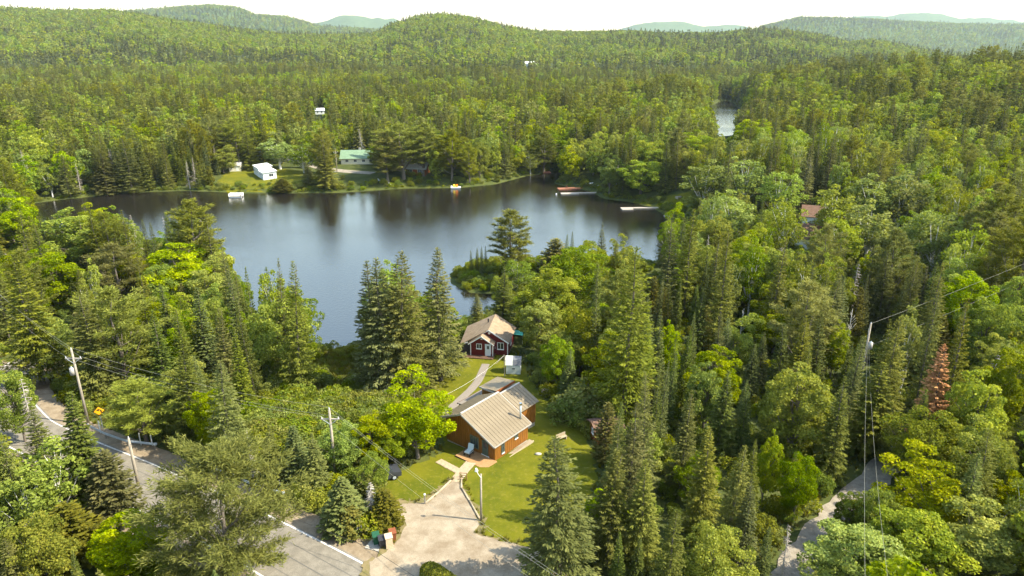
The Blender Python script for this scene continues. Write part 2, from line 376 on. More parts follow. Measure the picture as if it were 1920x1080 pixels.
yl = list(np.arange(-150, 34, 6.0))+list(np.arange(34, 128, .9))
while yl[-1] < 12400: yl.append(yl[-1]*1.0+max(1.0, yl[-1]*.017))
yl = np.array(yl); ul = np.linspace(-1, 1, 401)
Y, U = np.meshgrid(yl, ul, indexing='ij'); X = U*(95+.86*np.maximum(Y, 0))
Z = plan(X.ravel(), Y.ravel()).reshape(X.shape)
far = sstep(4600, 7000, Y); Z = Z+far*(vnoise(X, Y, 90)-.5)*26+far*(vnoise(X+77, Y, 260)-.5)*60*sstep(0, 1, (Z > 60)*1.0)
ny, nx = X.shape; idx = np.arange(ny*nx).reshape(ny, nx)
Q = np.stack([idx[:-1, :-1], idx[:-1, 1:], idx[1:, 1:], idx[1:, :-1]], -1).reshape(-1, 4)
gm = polymesh('ground', np.stack([X, Y, Z], -1).reshape(-1, 3), Q, smooth=True)
gm.materials.append(MATS['forest_floor']); gm.materials.append(MATS['far_canopy'])
cyq = Y[:-1, :-1].ravel(); gm.polygons.foreach_set('material_index', (cyq > 3000).astype(np.int32))
ground = link('ground', gm); ground['kind'] = 'structure'; ground['label'] = 'wooded ground and hills of the valley'

def sheet(name, poly, m, lift, step=1.5, jit=.0, zf=land, seed=0, base=None):
    """a draped sheet with an uneven edge"""
    r = np.random.default_rng(seed); out = []
    for i in range(len(poly)):
        a = np.array(poly[i][:2]); b = np.array(poly[(i+1) % len(poly)][:2]); n = max(1, int(np.linalg.norm(b-a)/max(step*.35, .2)))
        for k in range(n):
            q = a+(b-a)*k/n; out.append(q+(r.random(2)-.5)*2*jit)
    out = np.array(out); lo = out.min(0); hi = out.max(0)
    gx, gy = np.meshgrid(np.arange(lo[0], hi[0], step), np.arange(lo[1], hi[1], step)); gx = gx.ravel()+r.random(gx.size)*step*.2; gy = gy.ravel()
    k = inpoly(gx, gy, out) & (segdist(gx, gy, out) > step*.35); pts = np.concatenate([out, np.stack([gx[k], gy[k]], -1)])
    n = len(out)
    v, e, f, *_ = delaunay_2d_cdt([Vector(p) for p in pts], [], [list(range(n))], 1, 1e-4)
    xy = np.array([tuple(q) for q in v]); z = (zf(xy[:, 0], xy[:, 1]) if callable(zf) else np.full(len(xy), zf))+lift
    me = bpy.data.meshes.new(name); me.from_pydata(np.column_stack([xy, z]).tolist(), [], [list(q) for q in f]); me.update()
    if len(me.polygons) and me.polygons[0].normal.z < 0: me.flip_normals()
    me.polygons.foreach_set('use_smooth', np.ones(len(me.polygons), bool))
    o = link(name, me, None, m); o['kind'] = 'structure'; return o
def strip(name, line, off0, off1, m, lift, parent=None, width_jit=0, sub=1.0, dash=None, seed=2):
    """ribbon along a line between two side offsets (positive to the left of travel)"""
    r = np.random.default_rng(seed); P = [np.array(line[0], float)]
    for a, b in zip(line[:-1], line[1:]):
        a = np.array(a); b = np.array(b); n = max(1, int(np.linalg.norm(b-a)/sub))
        P += [a+(b-a)*(k+1)/n for k in range(n)]
    P = np.array(P); 
    for _ in range(6): P[1:-1] = (P[:-2]+P[1:-1]*2+P[2:])/4
    D = np.gradient(P, axis=0); D /= np.linalg.norm(D, axis=1)[:, None]; N = np.column_stack([-D[:, 1], D[:, 0]])
    nc = max(2, int(abs(off1-off0)/.8)+1); V = []; offs = np.linspace(off0, off1, nc)
    for i in range(len(P)):
        for j, o_ in enumerate(offs):
            e = (r.random()-.5)*2*width_jit if j in (0, nc-1) else 0
            V.append(P[i]+N[i]*(o_+e))
    V = np.array(V); z = land(V[:, 0], V[:, 1])+lift
    F = [(i*nc+j, i*nc+j+1, (i+1)*nc+j+1, (i+1)*nc+j) for i in range(len(P)-1) for j in range(nc-1)]
    me = polymesh(name, np.column_stack([V, z]), F, smooth=True)
    if me.polygons[0].normal.z < 0: me.flip_normals()
    o = link(name, me, parent, m)
    if parent is None: o['kind'] = 'structure'
    return o
lk = sheet('lake', LAKE, 'lake_water', 0, step=30, zf=0.0)
p1 = sheet('pond', POND, 'lake_water', 0, step=20, zf=0.0); p2 = sheet('pond', POND2, 'lake_water', 0, step=20, zf=0.0)
strip('road_shoulder', ROADC, -6.3, 6.0, 'shoulder_gravel', -.05, width_jit=.5)
road = strip('road', ROADC, -3.2, 3.2, 'asphalt', -.02)
strip('road_marking', ROADC, 2.82, 3.0, 'line_paint', -.005, parent=road); strip('road_marking', ROADC, -3.0, -2.82, 'line_paint', -.005, parent=road)
mat('crack', (.10, .095, .085), None, rough=.9)
strip('crack', ROADC, -.10, -.02, 'crack', -.006, parent=road)
for o_ in (1.25, -1.7): strip('crack', ROADC, o_, o_+.05, 'crack', -.006, parent=road)
strip('lane', LANE, -1.45, 1.45, 'lane_gravel', -.03, width_jit=.3)
drv = sheet('driveway', DRIVE, 'gravel', .07, step=1.0, jit=.16, seed=4)
YARD_PX = [(688,902),(742,950),(790,965),(860,1000),(900,1020),(1010,1040),(1075,1000),(1120,900),(1112,845),(1085,790),(1045,772),(1012,742),(992,705),(985,690),(965,665),(865,664),(800,684),(757,700),(765,740),(795,775),(828,800),(832,850),(760,880)]
YARD = [tuple(hit(*p)[:2]) for p in YARD_PX]
mat('bare_soil', (.105, .100, .030), (.19, .145, .075), rough=.95, scale=1.6, bump=.4, bscale=14, detail=10, spec=.1)
def grow(poly, d):
    P = np.array(poly); c = P.mean(0); return [tuple(q+(q-c)/np.linalg.norm(q-c)*d) for q in P]
sheet('bare_soil', grow(DRIVE, .9), 'bare_soil', .052, step=1.0, jit=.42, seed=14)
lawn = sheet('lawn', YARD, 'lawn_grass', .035, step=1.2, jit=.35, seed=5)
lawn.location.z = .0
mat('meadow_grass', (.050, .095, .008), (.095, .140, .014), rough=.95, scale=.9, bump=.7, bscale=7, detail=10, spec=.1)
MEADOW = [tuple(hit(*p)[:2]) for p in [(575,672),(600,660),(655,664),(700,690),(760,720),(790,775),(700,800),(600,790),(540,740)]]
sheet('meadow', MEADOW, 'meadow_grass', .03, step=1.5, jit=.5, seed=8)
FLAWN = [tuple(hit(*p)[:2]) for p in [(405,352),(430,318),(480,312),(545,318),(620,330),(600,338),(560,357),(500,360),(430,360)]]
sheet('lawn', FLAWN, 'lawn_grass', .05, step=3, jit=.8, seed=6)
RLAWN = [tuple(hit(*p)[:2]) for p in [(1185,372),(1240,368),(1300,360),(1310,378),(1290,398),(1256,404),(1230,388),(1190,380)]]
sheet('lawn', RLAWN, 'lawn_grass', .05, step=3, jit=.8, seed=7)
PATH = [tuple(hit(*p)[:2]) for p in [(853,907),(862,892),(874,880),(884,869)]]
strip('path', PATH, -.62, .62, 'path_slabs', .10, sub=.5, width_jit=.03)
side = strip('path', [tuple(hit(*p)[:2]) for p in [(822,866),(864,887)]], -.5, .5, 'bare_soil', .06, sub=.5, width_jit=.06)
sa, sb = [np.array(hit(*p)[:2]) for p in ((822,866),(864,887))]; ns = 6; ang = math.atan2(*(sb-sa)[::-1]); sl = np.linalg.norm(sb-sa)/ns
sme = MB().box(-sl/2+.03, sl/2-.03, -.44, .44, -.08, .0).mesh('slab'); sme.materials.append(MATS['path_slabs'])
for k in range(ns):
    c = sa+(sb-sa)*(k+.5)/ns; o = link('slab', sme, side); o.location = (c[0], c[1], ground_z(*c)+.105+.012*(k % 2)); o.rotation_euler = (0, .01*(k % 3-1), ang+.02*(k % 3-1))
BW = [tuple(hit(*p)[:2]) for p in [(911,684),(904,700),(897,716),(884,732),(866,748),(848,764),(836,780)]]
strip('path', BW, -.62, .62, 'grey_boards', .10, sub=.4)
FROAD = [tuple(hit(*p)[:2]) for p in [(440,275),(480,281),(520,292),(560,302),(610,318),(650,322),(700,325)]]
strip('road', FROAD, -2.6, 2.6, 'lane_gravel', .06, sub=3)

# ------------------------------------------------------------------ buildings
def window(parent, plane, c, w_, h_, out, panes=2, frame='white_trim', sill=True, name='window'):
    """plane 'x': wall lies in x = c[0], faces -x or +x (out = -1/+1); plane 'y' likewise. c is the centre"""
    t = .07; f = MB(); g = MB(); s_ = MB()
    def bx(mb, u0, u1, v0, v1, d0, d1):
        d0, d1 = sorted((out*d0, out*d1))
        if plane == 'x': mb.box(c[0]+d0, c[0]+d1, c[1]+u0, c[1]+u1, c[2]+v0, c[2]+v1)
        else: mb.box(c[0]+u0, c[0]+u1, c[1]+d0, c[1]+d1, c[2]+v0, c[2]+v1)
    bx(f, -w_/2-t, w_/2+t, h_/2, h_/2+t, .0, .07); bx(f, -w_/2-t, w_/2+t, -h_/2-t, -h_/2, .0, .07)
    bx(f, -w_/2-t, -w_/2, -h_/2, h_/2, .0, .07); bx(f, w_/2, w_/2+t, -h_/2, h_/2, .0, .07)
    wo = f.build(name, frame, parent)
    for k in range(panes):
        a = -w_/2+w_*k/panes; b = -w_/2+w_*(k+1)/panes
        g = MB(); bx(g, a+.025, b-.025, -h_/2+.02, h_/2-.02, .01, .03); g.build('pane', 'glass', wo)
        if k: m = MB(); bx(m, a-.025, a+.025, -h_/2, h_/2, .0, .055); m.build('mullion', frame, wo)
    if sill: bx(s_, -w_/2-.1, w_/2+.1, -h_/2-.13, -h_/2-.072, .0, .12); s_.build('sill', frame, wo)
    return wo
def gable_house(name, label, cat, loc, rz, lx, ly, eave, ridge, wallm, roofm, over=.4, wins=(), door=None, base=1.5, group=None):
    """ridge along local x; wins: (face, u, z, w, h)"""
    t = empty(name, loc, rz); tag(t, label, cat, group)
    MB().prism_x([(-ly/2, -base), (ly/2, -base), (ly/2, eave), (0, ridge), (-ly/2, eave)], -lx/2, lx/2).build('wall', wallm, t)
    k = (ridge-eave)/(ly/2)
    for s_ in (1, -1):
        MB().slab([(-lx/2-over, 0, ridge+.14), (lx/2+over, 0, ridge+.14), (lx/2+over, s_*(ly/2+over), eave-over*k+.14), (-lx/2-over, s_*(ly/2+over), eave-over*k+.14)], .12).build('roof', roofm, t)
    for face, u, z, ww, hh in wins:
        if face in 'ns': window(t, 'y', (u, ly/2 if face == 'n' else -ly/2, z), ww, hh, 1 if face == 'n' else -1)
        else: window(t, 'x', (lx/2 if face == 'e' else -lx/2, u, z), ww, hh, 1 if face == 'e' else -1)
    if door:
        face, u, m = door; d = MB(); o = .05
        if face in 'ns':
            y = ly/2 if face == 'n' else -ly/2; s_ = 1 if face == 'n' else -1; d.box(u-.45, u+.45, min(y, y+s_*o), max(y, y+s_*o), .05, 2.05)
        else:
            x = lx/2 if face == 'e' else -lx/2; s_ = 1 if face == 'e' else -1; d.box(min(x, x+s_*o), max(x, x+s_*o), u-.45, u+.45, .05, 2.05)
        d.build('door', m, t)
    return t

def roofpanels(t, x0, x1, n, y0, z0, y1, z1, seam=True):
    """standing-seam sheets between an upper line (y0,z0) and a lower line (y1,z1), side by side along x"""
    wx = (x1-x0)/n; me = sm = None
    nrm = np.array((0, -(z1-z0), y1-y0)); nrm = nrm/np.linalg.norm(nrm); nrm = nrm if nrm[2] > 0 else -nrm
    for k in range(n):
        if me is None:
            me = MB().slab([(0.008, y0, z0), (wx-.008, y0, z0), (wx-.008, y1, z1), (0.008, y1, z1)], .05).mesh('roof_panel'); me.materials.append(MATS['roof_metal'])
            q = nrm*.022
            sm = MB().slab([(-.013, y0+q[1], z0+q[2]), (.013, y0+q[1], z0+q[2]), (.013, y1+q[1], z1+q[2]), (-.013, y1+q[1], z1+q[2])], .06).mesh('seam'); sm.materials.append(MATS['roof_seam'])
        o = link('roof_panel', me, t); o.location.x = x0+k*wx
        if seam and k: s_ = link('seam', sm, o)

def boards(mb, x0, x1, zlo, zhi, put, wdt=.17):
    """vertical boards between x0 and x1, alternately a little proud; put(mb,u0,u1,z0,z1a,z1b,d)"""
    n = max(1, round((x1-x0)/wdt)); w_ = (x1-x0)/n
    for k in range(n):
        u0, u1 = x0+k*w_, x0+(k+1)*w_-.02
        put(mb, u0, u1, zlo, zhi(u0), zhi(u1), .035 if k % 2 else .022)

TH = math.radians(51); CO = at(928, 865, 6.5)
cab = empty('wood_cabin', (CO[0], CO[1], 6.5), TH); tag(cab, 'orange-brown board cabin with tan ribbed metal roof beside the gravel drive', 'cabin')
RA, RZ, LA, LZ, EZ, BD = 4.7, 4.5, 7.5, 3.2, 2.25, 6.0       # ridge, left eave, right eave, depth of the front block
roofz = lambda a: EZ+(RZ-EZ)*a/RA if a < RA else RZ+(LZ-RZ)*(a-RA)/(LA-RA)
def wallboards(name, faces):
    mb = MB(); [f(mb) for f in faces]; o = mb.build(name, 'cedar_boards', wallmain); o['kind'] = 'stuff'
wallmain = MB().prism_x([(0, 0), (LA, 0), (LA, LZ-.1), (RA, RZ-.1), (0, EZ-.1)], .0, BD).build('wall', 'cedar_dark', cab)
def face_b(b, s_):
    def put(mb, u0, u1, z0, za, zb, d):
        x0, x1 = sorted((b, b+s_*d)); mb.hexa([(x0, u0, z0), (x0, u1, z0), (x0, u1, zb), (x0, u0, za)], [(x1, u0, z0), (x1, u1, z0), (x1, u1, zb), (x1, u0, za)])
    return put
def face_a(a, s_):
    def put(mb, u0, u1, z0, za, zb, d):
        y0, y1 = sorted((a, a+s_*d)); mb.box(u0, u1, y0, y1, z0, za)
    return put
wallboards('wall_boards', [lambda mb: boards(mb, 0, LA, .0, lambda u: roofz(u)-.1, face_b(0, -1)), lambda mb: boards(mb, 0, BD, .0, lambda u: EZ-.1, face_a(0, -1)), lambda mb: boards(mb, 0, BD, .0, lambda u: LZ-.1, face_a(LA, 1))])
MB().box(.06, BD-.06, .06, LA-.06, -1.9, -.0).build('foundation', 'concrete', cab)
OV = .32
kz1 = (RZ-EZ)/RA; kz2 = (RZ-LZ)/(LA-RA)
roofpanels(cab, -OV-.1, BD+.25, 13, RA, RZ+.05, -OV, EZ-OV*kz1+.05)
roofpanels(cab, -OV-.1, BD+.25, 13, RA+.004, RZ+.05, LA+.6, LZ-.6*kz2+.05)
MB().box(-OV-.1, BD+.27, RA-.12, RA+.12, RZ+.03, RZ+.115).build('ridge_cap', 'fascia_grey', cab)
for x in (-OV-.14, BD+.29):
    f = MB(); f.slab([(x-.03, RA, RZ+.03), (x+.03, RA, RZ+.03), (x+.03, -OV-.02, EZ-OV*kz1+.03), (x-.03, -OV-.02, EZ-OV*kz1+.03)], .2)
    f.slab([(x-.03, RA, RZ+.03), (x+.03, RA, RZ+.03), (x+.03, LA+.6, LZ-.6*kz2+.03), (x-.03, LA+.6, LZ-.6*kz2+.03)], .2); f.build('fascia', 'fascia_grey', cab)
MB().box(-OV-.1, BD+.25, -OV-.05, -OV-.012, EZ-OV*kz1-.13, EZ-OV*kz1+.04).build('gutter', 'fascia_grey', cab)
# rear wing, same ridge, narrower
wingw = MB().prism_x([(1.9, -.1), (7.0, -.1), (7.0, roofz(7.0)-.42), (RA, RZ-.42), (1.9, roofz(1.9)-.42)], BD+.002, 10.0).build('wall', 'cedar_dark', cab)
mb = MB(); boards(mb, BD+.05, 10, -.1, lambda u: roofz(1.9)-.44, face_a(1.9, -1)); boards(mb, 1.9, 7.0, -.1, lambda u: roofz(u)-.44, face_b(10, 1)); o = mb.build('wall_boards', 'cedar_boards', wingw); o['kind'] = 'stuff'
MB().box(BD+.1, 9.95, 1.95, 6.95, -1.9, -.1).build('foundation', 'concrete', cab)
roofpanels(cab, BD+.27, 10.3, 8, RA, RZ-.3, 1.55, roofz(1.55)-.3)
roofpanels(cab, BD+.27, 10.3, 8, RA+.004, RZ-.3, 7.3, roofz(7.3)-.3)
MB().box(BD+.28, 10.3, RA-.1, RA+.1, RZ-.32, RZ-.245).build('ridge_cap', 'fascia_grey', cab)
# raised flat-roofed room on the wing's far side
fl = MB().box(7.0, 9.9, 5.75, 8.0, -1.9, 3.85).build('wall', 'cedar_dark', cab)
mb = MB(); boards(mb, 5.75, 8.0, -1.2, lambda u: 3.84, face_b(7.0, -1)); boards(mb, 7.0, 9.9, -1.2, lambda u: 3.84, face_a(8.0, 1)); o = mb.build('wall_boards', 'cedar_boards', fl); o['kind'] = 'stuff'
fr = MB().slab([(6.65, 5.4, 4.28), (10.2, 5.4, 4.28), (10.2, 8.2, 3.98), (6.65, 8.2, 3.98)], .1).build('flat_roof', 'roof_metal', cab)
MB().box(6.6, 10.25, 5.34, 5.395, 4.05, 4.3).build('fascia', 'cedar_dark', fr)
MB().box(6.6, 6.648, 5.4, 8.2, 3.85, 4.06).build('fascia', 'fascia_grey', fr)
# low porch roof over the boardwalk
pr = MB().slab([(4.6, 7.3, 2.2), (9.4, 7.3, 2.2), (9.4, 10.0, 1.95), (4.6, 10.0, 1.95)], .12).build('porch_roof', 'grey_boards', cab)
for x in (4.8, 9.2): MB().box(x-.06, x+.06, 9.78, 9.9, -1.9, 1.83).build('post', 'deck_dark', cab)
MB().box(4.55, 9.45, 10.0, 10.05, 1.78, 1.97).build('fascia', 'deck_dark', pr)
# chimney pipe
ch = MB().tube([(5.55, .75, 2.3), (5.55, .75, 4.5)], .11, 12).build('chimney_pipe', 'galvanised', cab, True)
MB().tube([(5.55, .75, 4.5), (5.55, .75, 4.72)], [.19, .17], 12).build('chimney_cap', 'chrome', ch)
# windows, door
def cabwin(c, w_, h_, panes): return window(cab, 'x', c, w_, h_, -1, panes, 'bin_green', False)
mat('window_green', (.10, .13, .09), None, rough=.6); mat('door_green', (.045, .07, .06), (.06, .085, .07), rough=.5, scale=3)
wn = window(cab, 'x', (-.03, 3.0, 1.35), 1.15, 1.35, -1, 3, 'window_green', False)
d = MB().box(-.09, -.036, .92, 1.82, .28, 2.12).build('door', 'door_green', cab)
MB().box(-.105, -.092, 1.1, 1.64, 1.2, 1.95).build('pane', 'glass', d); MB().box(-.13, -.092, 1.68, 1.76, 1.08, 1.14).build('handle', 'chrome', d)
MB().box(-.11, -.036, .8, 1.95, .2, .272).build('door_sill', 'white_trim', cab)
window(cab, 'y', (1.35, -.036, 1.15), .42, 1.15, -1, 1, 'window_green', False); MB().box(1.1, 1.6, -.14, -.04, .38, .48).build('sill', 'white_trim', cab)
window(cab, 'y', (3.75, -.036, 1.62), .48, .62, -1, 1, 'window_green', False); MB().box(3.45, 4.05, -.14, -.04, 1.12, 1.2).build('sill', 'white_trim', cab)
MB().ball((-.1, 1.95, 2.2), (.07, .07, .1)).build('wall_lamp', 'black_paint', cab)
# porch deck
dk = MB().box(-2.05, -.06, -.3, 4.05, .02, .14).build('porch_deck', 'deck_dark', cab)
mb = MB()
for k in range(14): mb.box(-2.1+k*.147, -2.1+k*.147+.14, -.34, 4.1, .143, .18)
o = mb.build('deck_boards', 'deck_boards', dk); o['kind'] = 'stuff'
MB().box(-2.14, -2.102, -.34, 4.1, -.5, .175).build('skirt', 'deck_dark', dk)
MB().box(-2.102, -.06, -.38, -.342, -.5, .175).build('skirt', 'deck_boards', dk)
MB().box(-2.55, -2.15, 1.05, 2.35, -.35, .0).build('step', 'deck_boards', cab)
# gravel drip strip timber along the sunny wall
c_, s_ = math.cos(TH), math.sin(TH); c_w, s_w = c_, s_
def cabw(b, a, z=0): return (CO[0]+b*c_-a*s_, CO[1]+b*s_+a*c_, 6.5+z)
tb = empty('edging_timber', cabw(3.1, -.72), TH); tb.location.z = ground_z(*tb.location[:2])
MB().box(-3.1, 3.1, -.05, .05, -.1, .12).build('beam', 'timber', tb); MB().box(-3.05, 3.05, .12, .6, -.1, .06).build('gravel_strip', 'gravel', tb)
tag(tb, 'pale timber edging with gravel strip along the sunny cabin wall', 'edging')
# lounge chair on the porch
lc = empty('patio_chair', cabw(-1.05, 3.0, .18), TH+math.radians(8)); tag(lc, 'dark framed patio chair with pale blue cushions on the cabin porch', 'chair')
for x in (-.36, .36):
    for y in (-.36, .36): MB().box(x-.03, x+.03, y-.03, y+.03, 0, .3).build('leg', 'dark_frame', lc)
MB().box(-.42, .42, -.42, .42, .3, .36).build('seat_frame', 'dark_frame', lc)
MB().box(-.4, .3, -.36, .36, .362, .48).build('seat_cushion', 'cushion', lc)
MB().hexa([(.28, -.36, .36), (.42, -.36, .36), (.42, .36, .36), (.28, .36, .36)], [(.5, -.36, 1.12), (.62, -.36, 1.12), (.62, .36, 1.12), (.5, .36, 1.12)]).build('back_cushion', 'cushion', lc)
for y in (-.42, .42): MB().box(-.4, .4, y-.03, y+.03, .58, .62).build('armrest', 'dark_frame', lc); 
for y in (-.42, .42): MB().box(-.4, -.34, y-.028, y+.028, .0, .58).build('arm_post', 'dark_frame', lc)

# red cabin
TR = math.radians(80); RO = at(952, 667, 3.5)
red = empty('red_cabin', (RO[0], RO[1], 3.5), TR); tag(red, 'dark red clapboard cabin with white trim and tan shingle roof near the lake', 'cabin')
def clap(name, lo, hi, n, fn):
    o = MB()
    for k in range(n): fn(o, lo+(hi-lo)*k/n, lo+(hi-lo)*(k+1)/n-.012)
    q = o.build(name, 'red_clapboard', red); q['kind'] = 'stuff'; return q
MB().prism_x([(0, -.1), (6.0, -.1), (6.0, 2.75), (3.0, 4.3), (0, 2.45)], .0, 6.0).build('wall', 'red_clapboard', red)
MB().prism_x([(2.2, -.1), (5.8, -.1), (5.8, 2.35), (4.0, 3.62), (2.2, 2.35)], -1.2, -.002).build('wall', 'red_clapboard', red)
MB().box(.05, 5.95, .05, 5.95, -1.6, -.1).build('foundation', 'concrete', red); MB().box(-.05, 6.0, -.03, 2.1, -.9, .0).build('foundation', 'concrete', red)
wm = clap('wall_boards', 0, 2.4, 15, lambda o, a, b: o.box(-.03, -.002, .06, 2.14, a, b))
clap('wall_boards', 0.1, 2.3, 14, lambda o, a, b: o.box(-1.23, -1.202, 2.26, 5.74, a, b))
clap('wall_boards', 0, 2.3, 14, lambda o, a, b: o.box(.06, 5.94, -.03, -.002, a, b))
# roof: sunny left slope runs down over the porch, right slope to the east eave
MB().slab([(-.35, 3.05, 4.45), (6.4, 3.2, 4.56), (6.5, -.35, 2.32), (-.35, -.3, 2.36)], .12).build('roof', 'shingle_tan', red)
MB().slab([(6.4, 3.25, 4.56), (-.35, 3.1, 4.45), (-1.35, 7.55, 2.02), (6.4, 8.2, 1.95)], .12).build('roof', 'shingle_tan', red)
MB().slab([(-1.52, 4.0, 3.76), (1.2, 4.0, 3.76), (1.2, 1.95, 2.36), (-1.52, 1.95, 2.36)], .1).build('roof', 'shingle_tan', red)
MB().slab([(1.2, 4.05, 3.76), (-1.52, 4.05, 3.76), (-1.52, 6.2, 2.28), (1.2, 6.2, 2.28)], .1).build('roof', 'shingle_tan', red)
def rake(x, y0, z0, y1, z1, d=.16):
    MB().slab([(x-.03, y0, z0), (x+.03, y0, z0), (x+.03, y1, z1), (x-.03, y1, z1)], d).build('rake_board', 'white_trim', red)
rake(-.39, 3.05, 4.42, -.32, 2.34); rake(-.39, 3.07, 4.42, 4.3, 3.7)
rake(-1.56, 4.0, 3.74, 1.92, 2.33); rake(-1.56, 4.02, 3.74, 6.2, 2.27); rake(-1.4, 6.3, 2.55, 7.6, 2.0, .12)
for x, y, z in ((-1.26, 2.2, 2.2), (-1.26, 5.8, 2.2), (-.06, .0, 2.3)): MB().box(x-.03, x+.03, y-.07, y+.07, -.1, z).build('corner_board', 'white_trim', red)
window(red, 'x', (-.035, 1.16, 1.65), .95, 1.05, -1, 2); window(red, 'x', (-1.235, 4.42, 1.88), .75, .75, -1, 2)
d = MB().box(-1.3, -1.235, 2.48, 3.45, .32, 2.34).build('door', 'door_white', red)
for y in (2.78, 2.98): MB().box(-1.315, -1.302, y, y+.17, 1.5, 2.05).build('pane', 'glass', d)
MB().ball((-1.33, 3.38, 1.25), (.03, .03, .03)).build('handle', 'chrome', d)
window(red, 'y', (2.5, -.035, 1.5), 1.0, .9, -1, 2)
MB().tube([(-.045, 3.0, 3.75), (-.09, 3.0, 3.75)], .2, 14).build('gable_vent', 'white_trim', red); MB().box(-1.26, -1.205, 3.85, 4.15, 3.05, 3.2).build('gable_vent', 'white_trim', red)
MB().tube([(3.6, 3.9, 4.0), (3.6, 3.9, 4.75)], .12, 9).build('roof_vent', 'bin_black', red)
rdk = MB().box(-2.35, 3.2, 2.0, 7.6, -.05, .26).build('porch_deck', 'deck_dark', red)
mb = MB()
for k in range(19): mb.box(-2.4+k*.295, -2.4+k*.295+.28, 1.95, 7.65, .262, .3)
q = mb.build('deck_boards', 'deck_dark', rdk); q['kind'] = 'stuff'
for x in (-2.2, 0.5, 3.0): MB().box(x-.06, x+.06, 7.35, 7.47, .3, 2.05).build('post', 'timber', red)
for k in range(3): MB().box(-2.72-.3*k, -2.42-.3*k, 2.3, 3.4, -.6, .12-.2*k).build('step', 'deck_dark', red)
for y in (2.25, ): 
    MB().tube([(-2.35, y, .3), (-2.35, y, 1.2), (-3.2, y, .75), (-3.2, y, -.4)], .025, 6).build('handrail', 'black_paint', red)
MB().box(-.09, -.036, 1.98, 2.12, 1.1, 1.5).build('meter_box', 'fascia_grey', red)
# teal tarp behind the red cabin
t_ = at(964, 624, 5.0); gz = ground_z(t_[0], t_[1]); tp = empty('tarp_shelter', (t_[0]+.4, t_[1], gz)); tag(tp, 'teal tarp shelter peeking out behind the red cabin', 'tarp')
MB().slab([(-1.1, -1, 2.0), (1.1, -1, 1.7), (1.1, 1, 1.7), (-1.1, 1, 2.0)], .04).build('tarp', 'teal_tarp', tp)
for x in (-1, 1):
    for y in (-.9, .9): MB().tube([(x, y, -.3), (x, y, 1.72)], .03, 6).build('pole', 'galvanised', tp)

# pale garden shed with gambrel roof, half of it dark panels
s_ = at(961, 704, 3.85); shed = empty('garden_shed', (s_[0]+.1, s_[1], 3.85), math.radians(-4)); tag(shed, 'small pale green shed with barn roof half covered in dark panels', 'shed')
hw, hd = 1.08, 1.0
prof = [(0, -.8), (2*hd, -.8), (2*hd, 1.7), (1.7*hd, 2.35), (hd, 2.7), (.3*hd, 2.35), (0, 1.7)]
MB().prism_x(prof, -hw, hw).build('wall', 'pale_shed', shed)
for (ya, za), (yb, zb) in (((-.06, 1.68), (.28, 2.42)), ((.28, 2.42), (hd, 2.78)), ((hd, 2.78), (1.72*hd, 2.42)), ((1.72*hd, 2.42), (2.06*hd, 1.68))):
    for x0, x1, m in ((-hw-.1, -.1, 'pale_shed'), (-.098, hw+.1, 'solar_grey')): MB().slab([(x0, ya, za), (x1, ya, za), (x1, yb, zb), (x0, yb, zb)], .06).build('roof_panel', m, shed)
for k in range(11): MB().box(-hw+.02+k*.196, -hw+.02+k*.196+.17, -.022, -.002, -.5, 1.62).build('wall_board', 'pale_shed', shed)
window(shed, 'y', (.05, -.024, 1.15), .36, .34, -1, 2, 'pale_shed', False)
# small brown hut between the lawn and the wood
h_ = hit(1112, 832); hut = gable_house('garden_hut', 'little brown plank hut half hidden by spruces at the lawn edge', 'hut', (h_[0]+1.6, h_[1]+1.1, h_[2]), math.radians(12), 3.2, 2.6, 1.9, 2.35, 'cedar_dark', 'shingle_brown', .3, [('w', 0, 1.2, .5, .5)], ('s', -.6, 'deck_dark'))

# ------------------------------------------------------------------ houses round the lake
def house_at(px, py, *a, **k):
    p = hit(px, py); return p
FAR = []
p = hit(497, 330); wh = empty('white_house', p, math.radians(-58)); tag(wh, 'long white house with stepped white roofs on the far lawn', 'house'); FAR.append(wh)
MB().box(-7, 1.5, -2.6, 2.6, -1, 3.4).build('wall', 'white_siding', wh); MB().box(1.502, 8, -2.4, 2.6, -1, 2.5).build('wall', 'white_siding', wh)
MB().slab([(-7.3, -2.9, 3.6), (1.7, -2.9, 3.6), (1.7, 2.9, 4.1), (-7.3, 2.9, 4.1)], .18).build('roof', 'white_metal_roof', wh)
MB().slab([(1.75, -2.7, 2.65), (8.4, -2.7, 2.65), (8.4, 2.9, 3.1), (1.75, 2.9, 3.1)], .18).build('roof', 'white_metal_roof', wh)
for x in (-5.5, -2.5, 0): window(wh, 'y', (x, -2.6, 1.9), 1.0, .9, -1, 2)
for x in (3, 5, 7): window(wh, 'y', (x, -2.4, 1.5), .9, .8, -1, 1)
window(wh, 'x', (8.0, 0.6, 1.5), 1.6, 1.1, 1, 2); MB().box(-.6, .2, -.4, .4, 4.0, 4.9).build('chimney', 'concrete', wh)
p = hit(443, 320); FAR.append(gable_house('cream_shed', 'small cream shed with grey roof left of the long white house', 'shed', p, math.radians(8), 4.6, 3.6, 2.3, 3.3, 'cream_siding', 'shingle_grey', .3, [('s', -1.3, 1.4, .6, .6)], ('s', .9, 'white_trim')))
p = hit(486, 296); FAR.append(gable_house('grey_house', 'white house with light grey roof behind the long white one', 'house', p+(0, 6, 0), math.radians(70), 6.5, 5, 3.0, 5.2, 'white_siding', 'shingle_grey', .4, [('w', 0, 1.6, 1, 1), ('s', 1.5, 1.6, .9, .9)]))
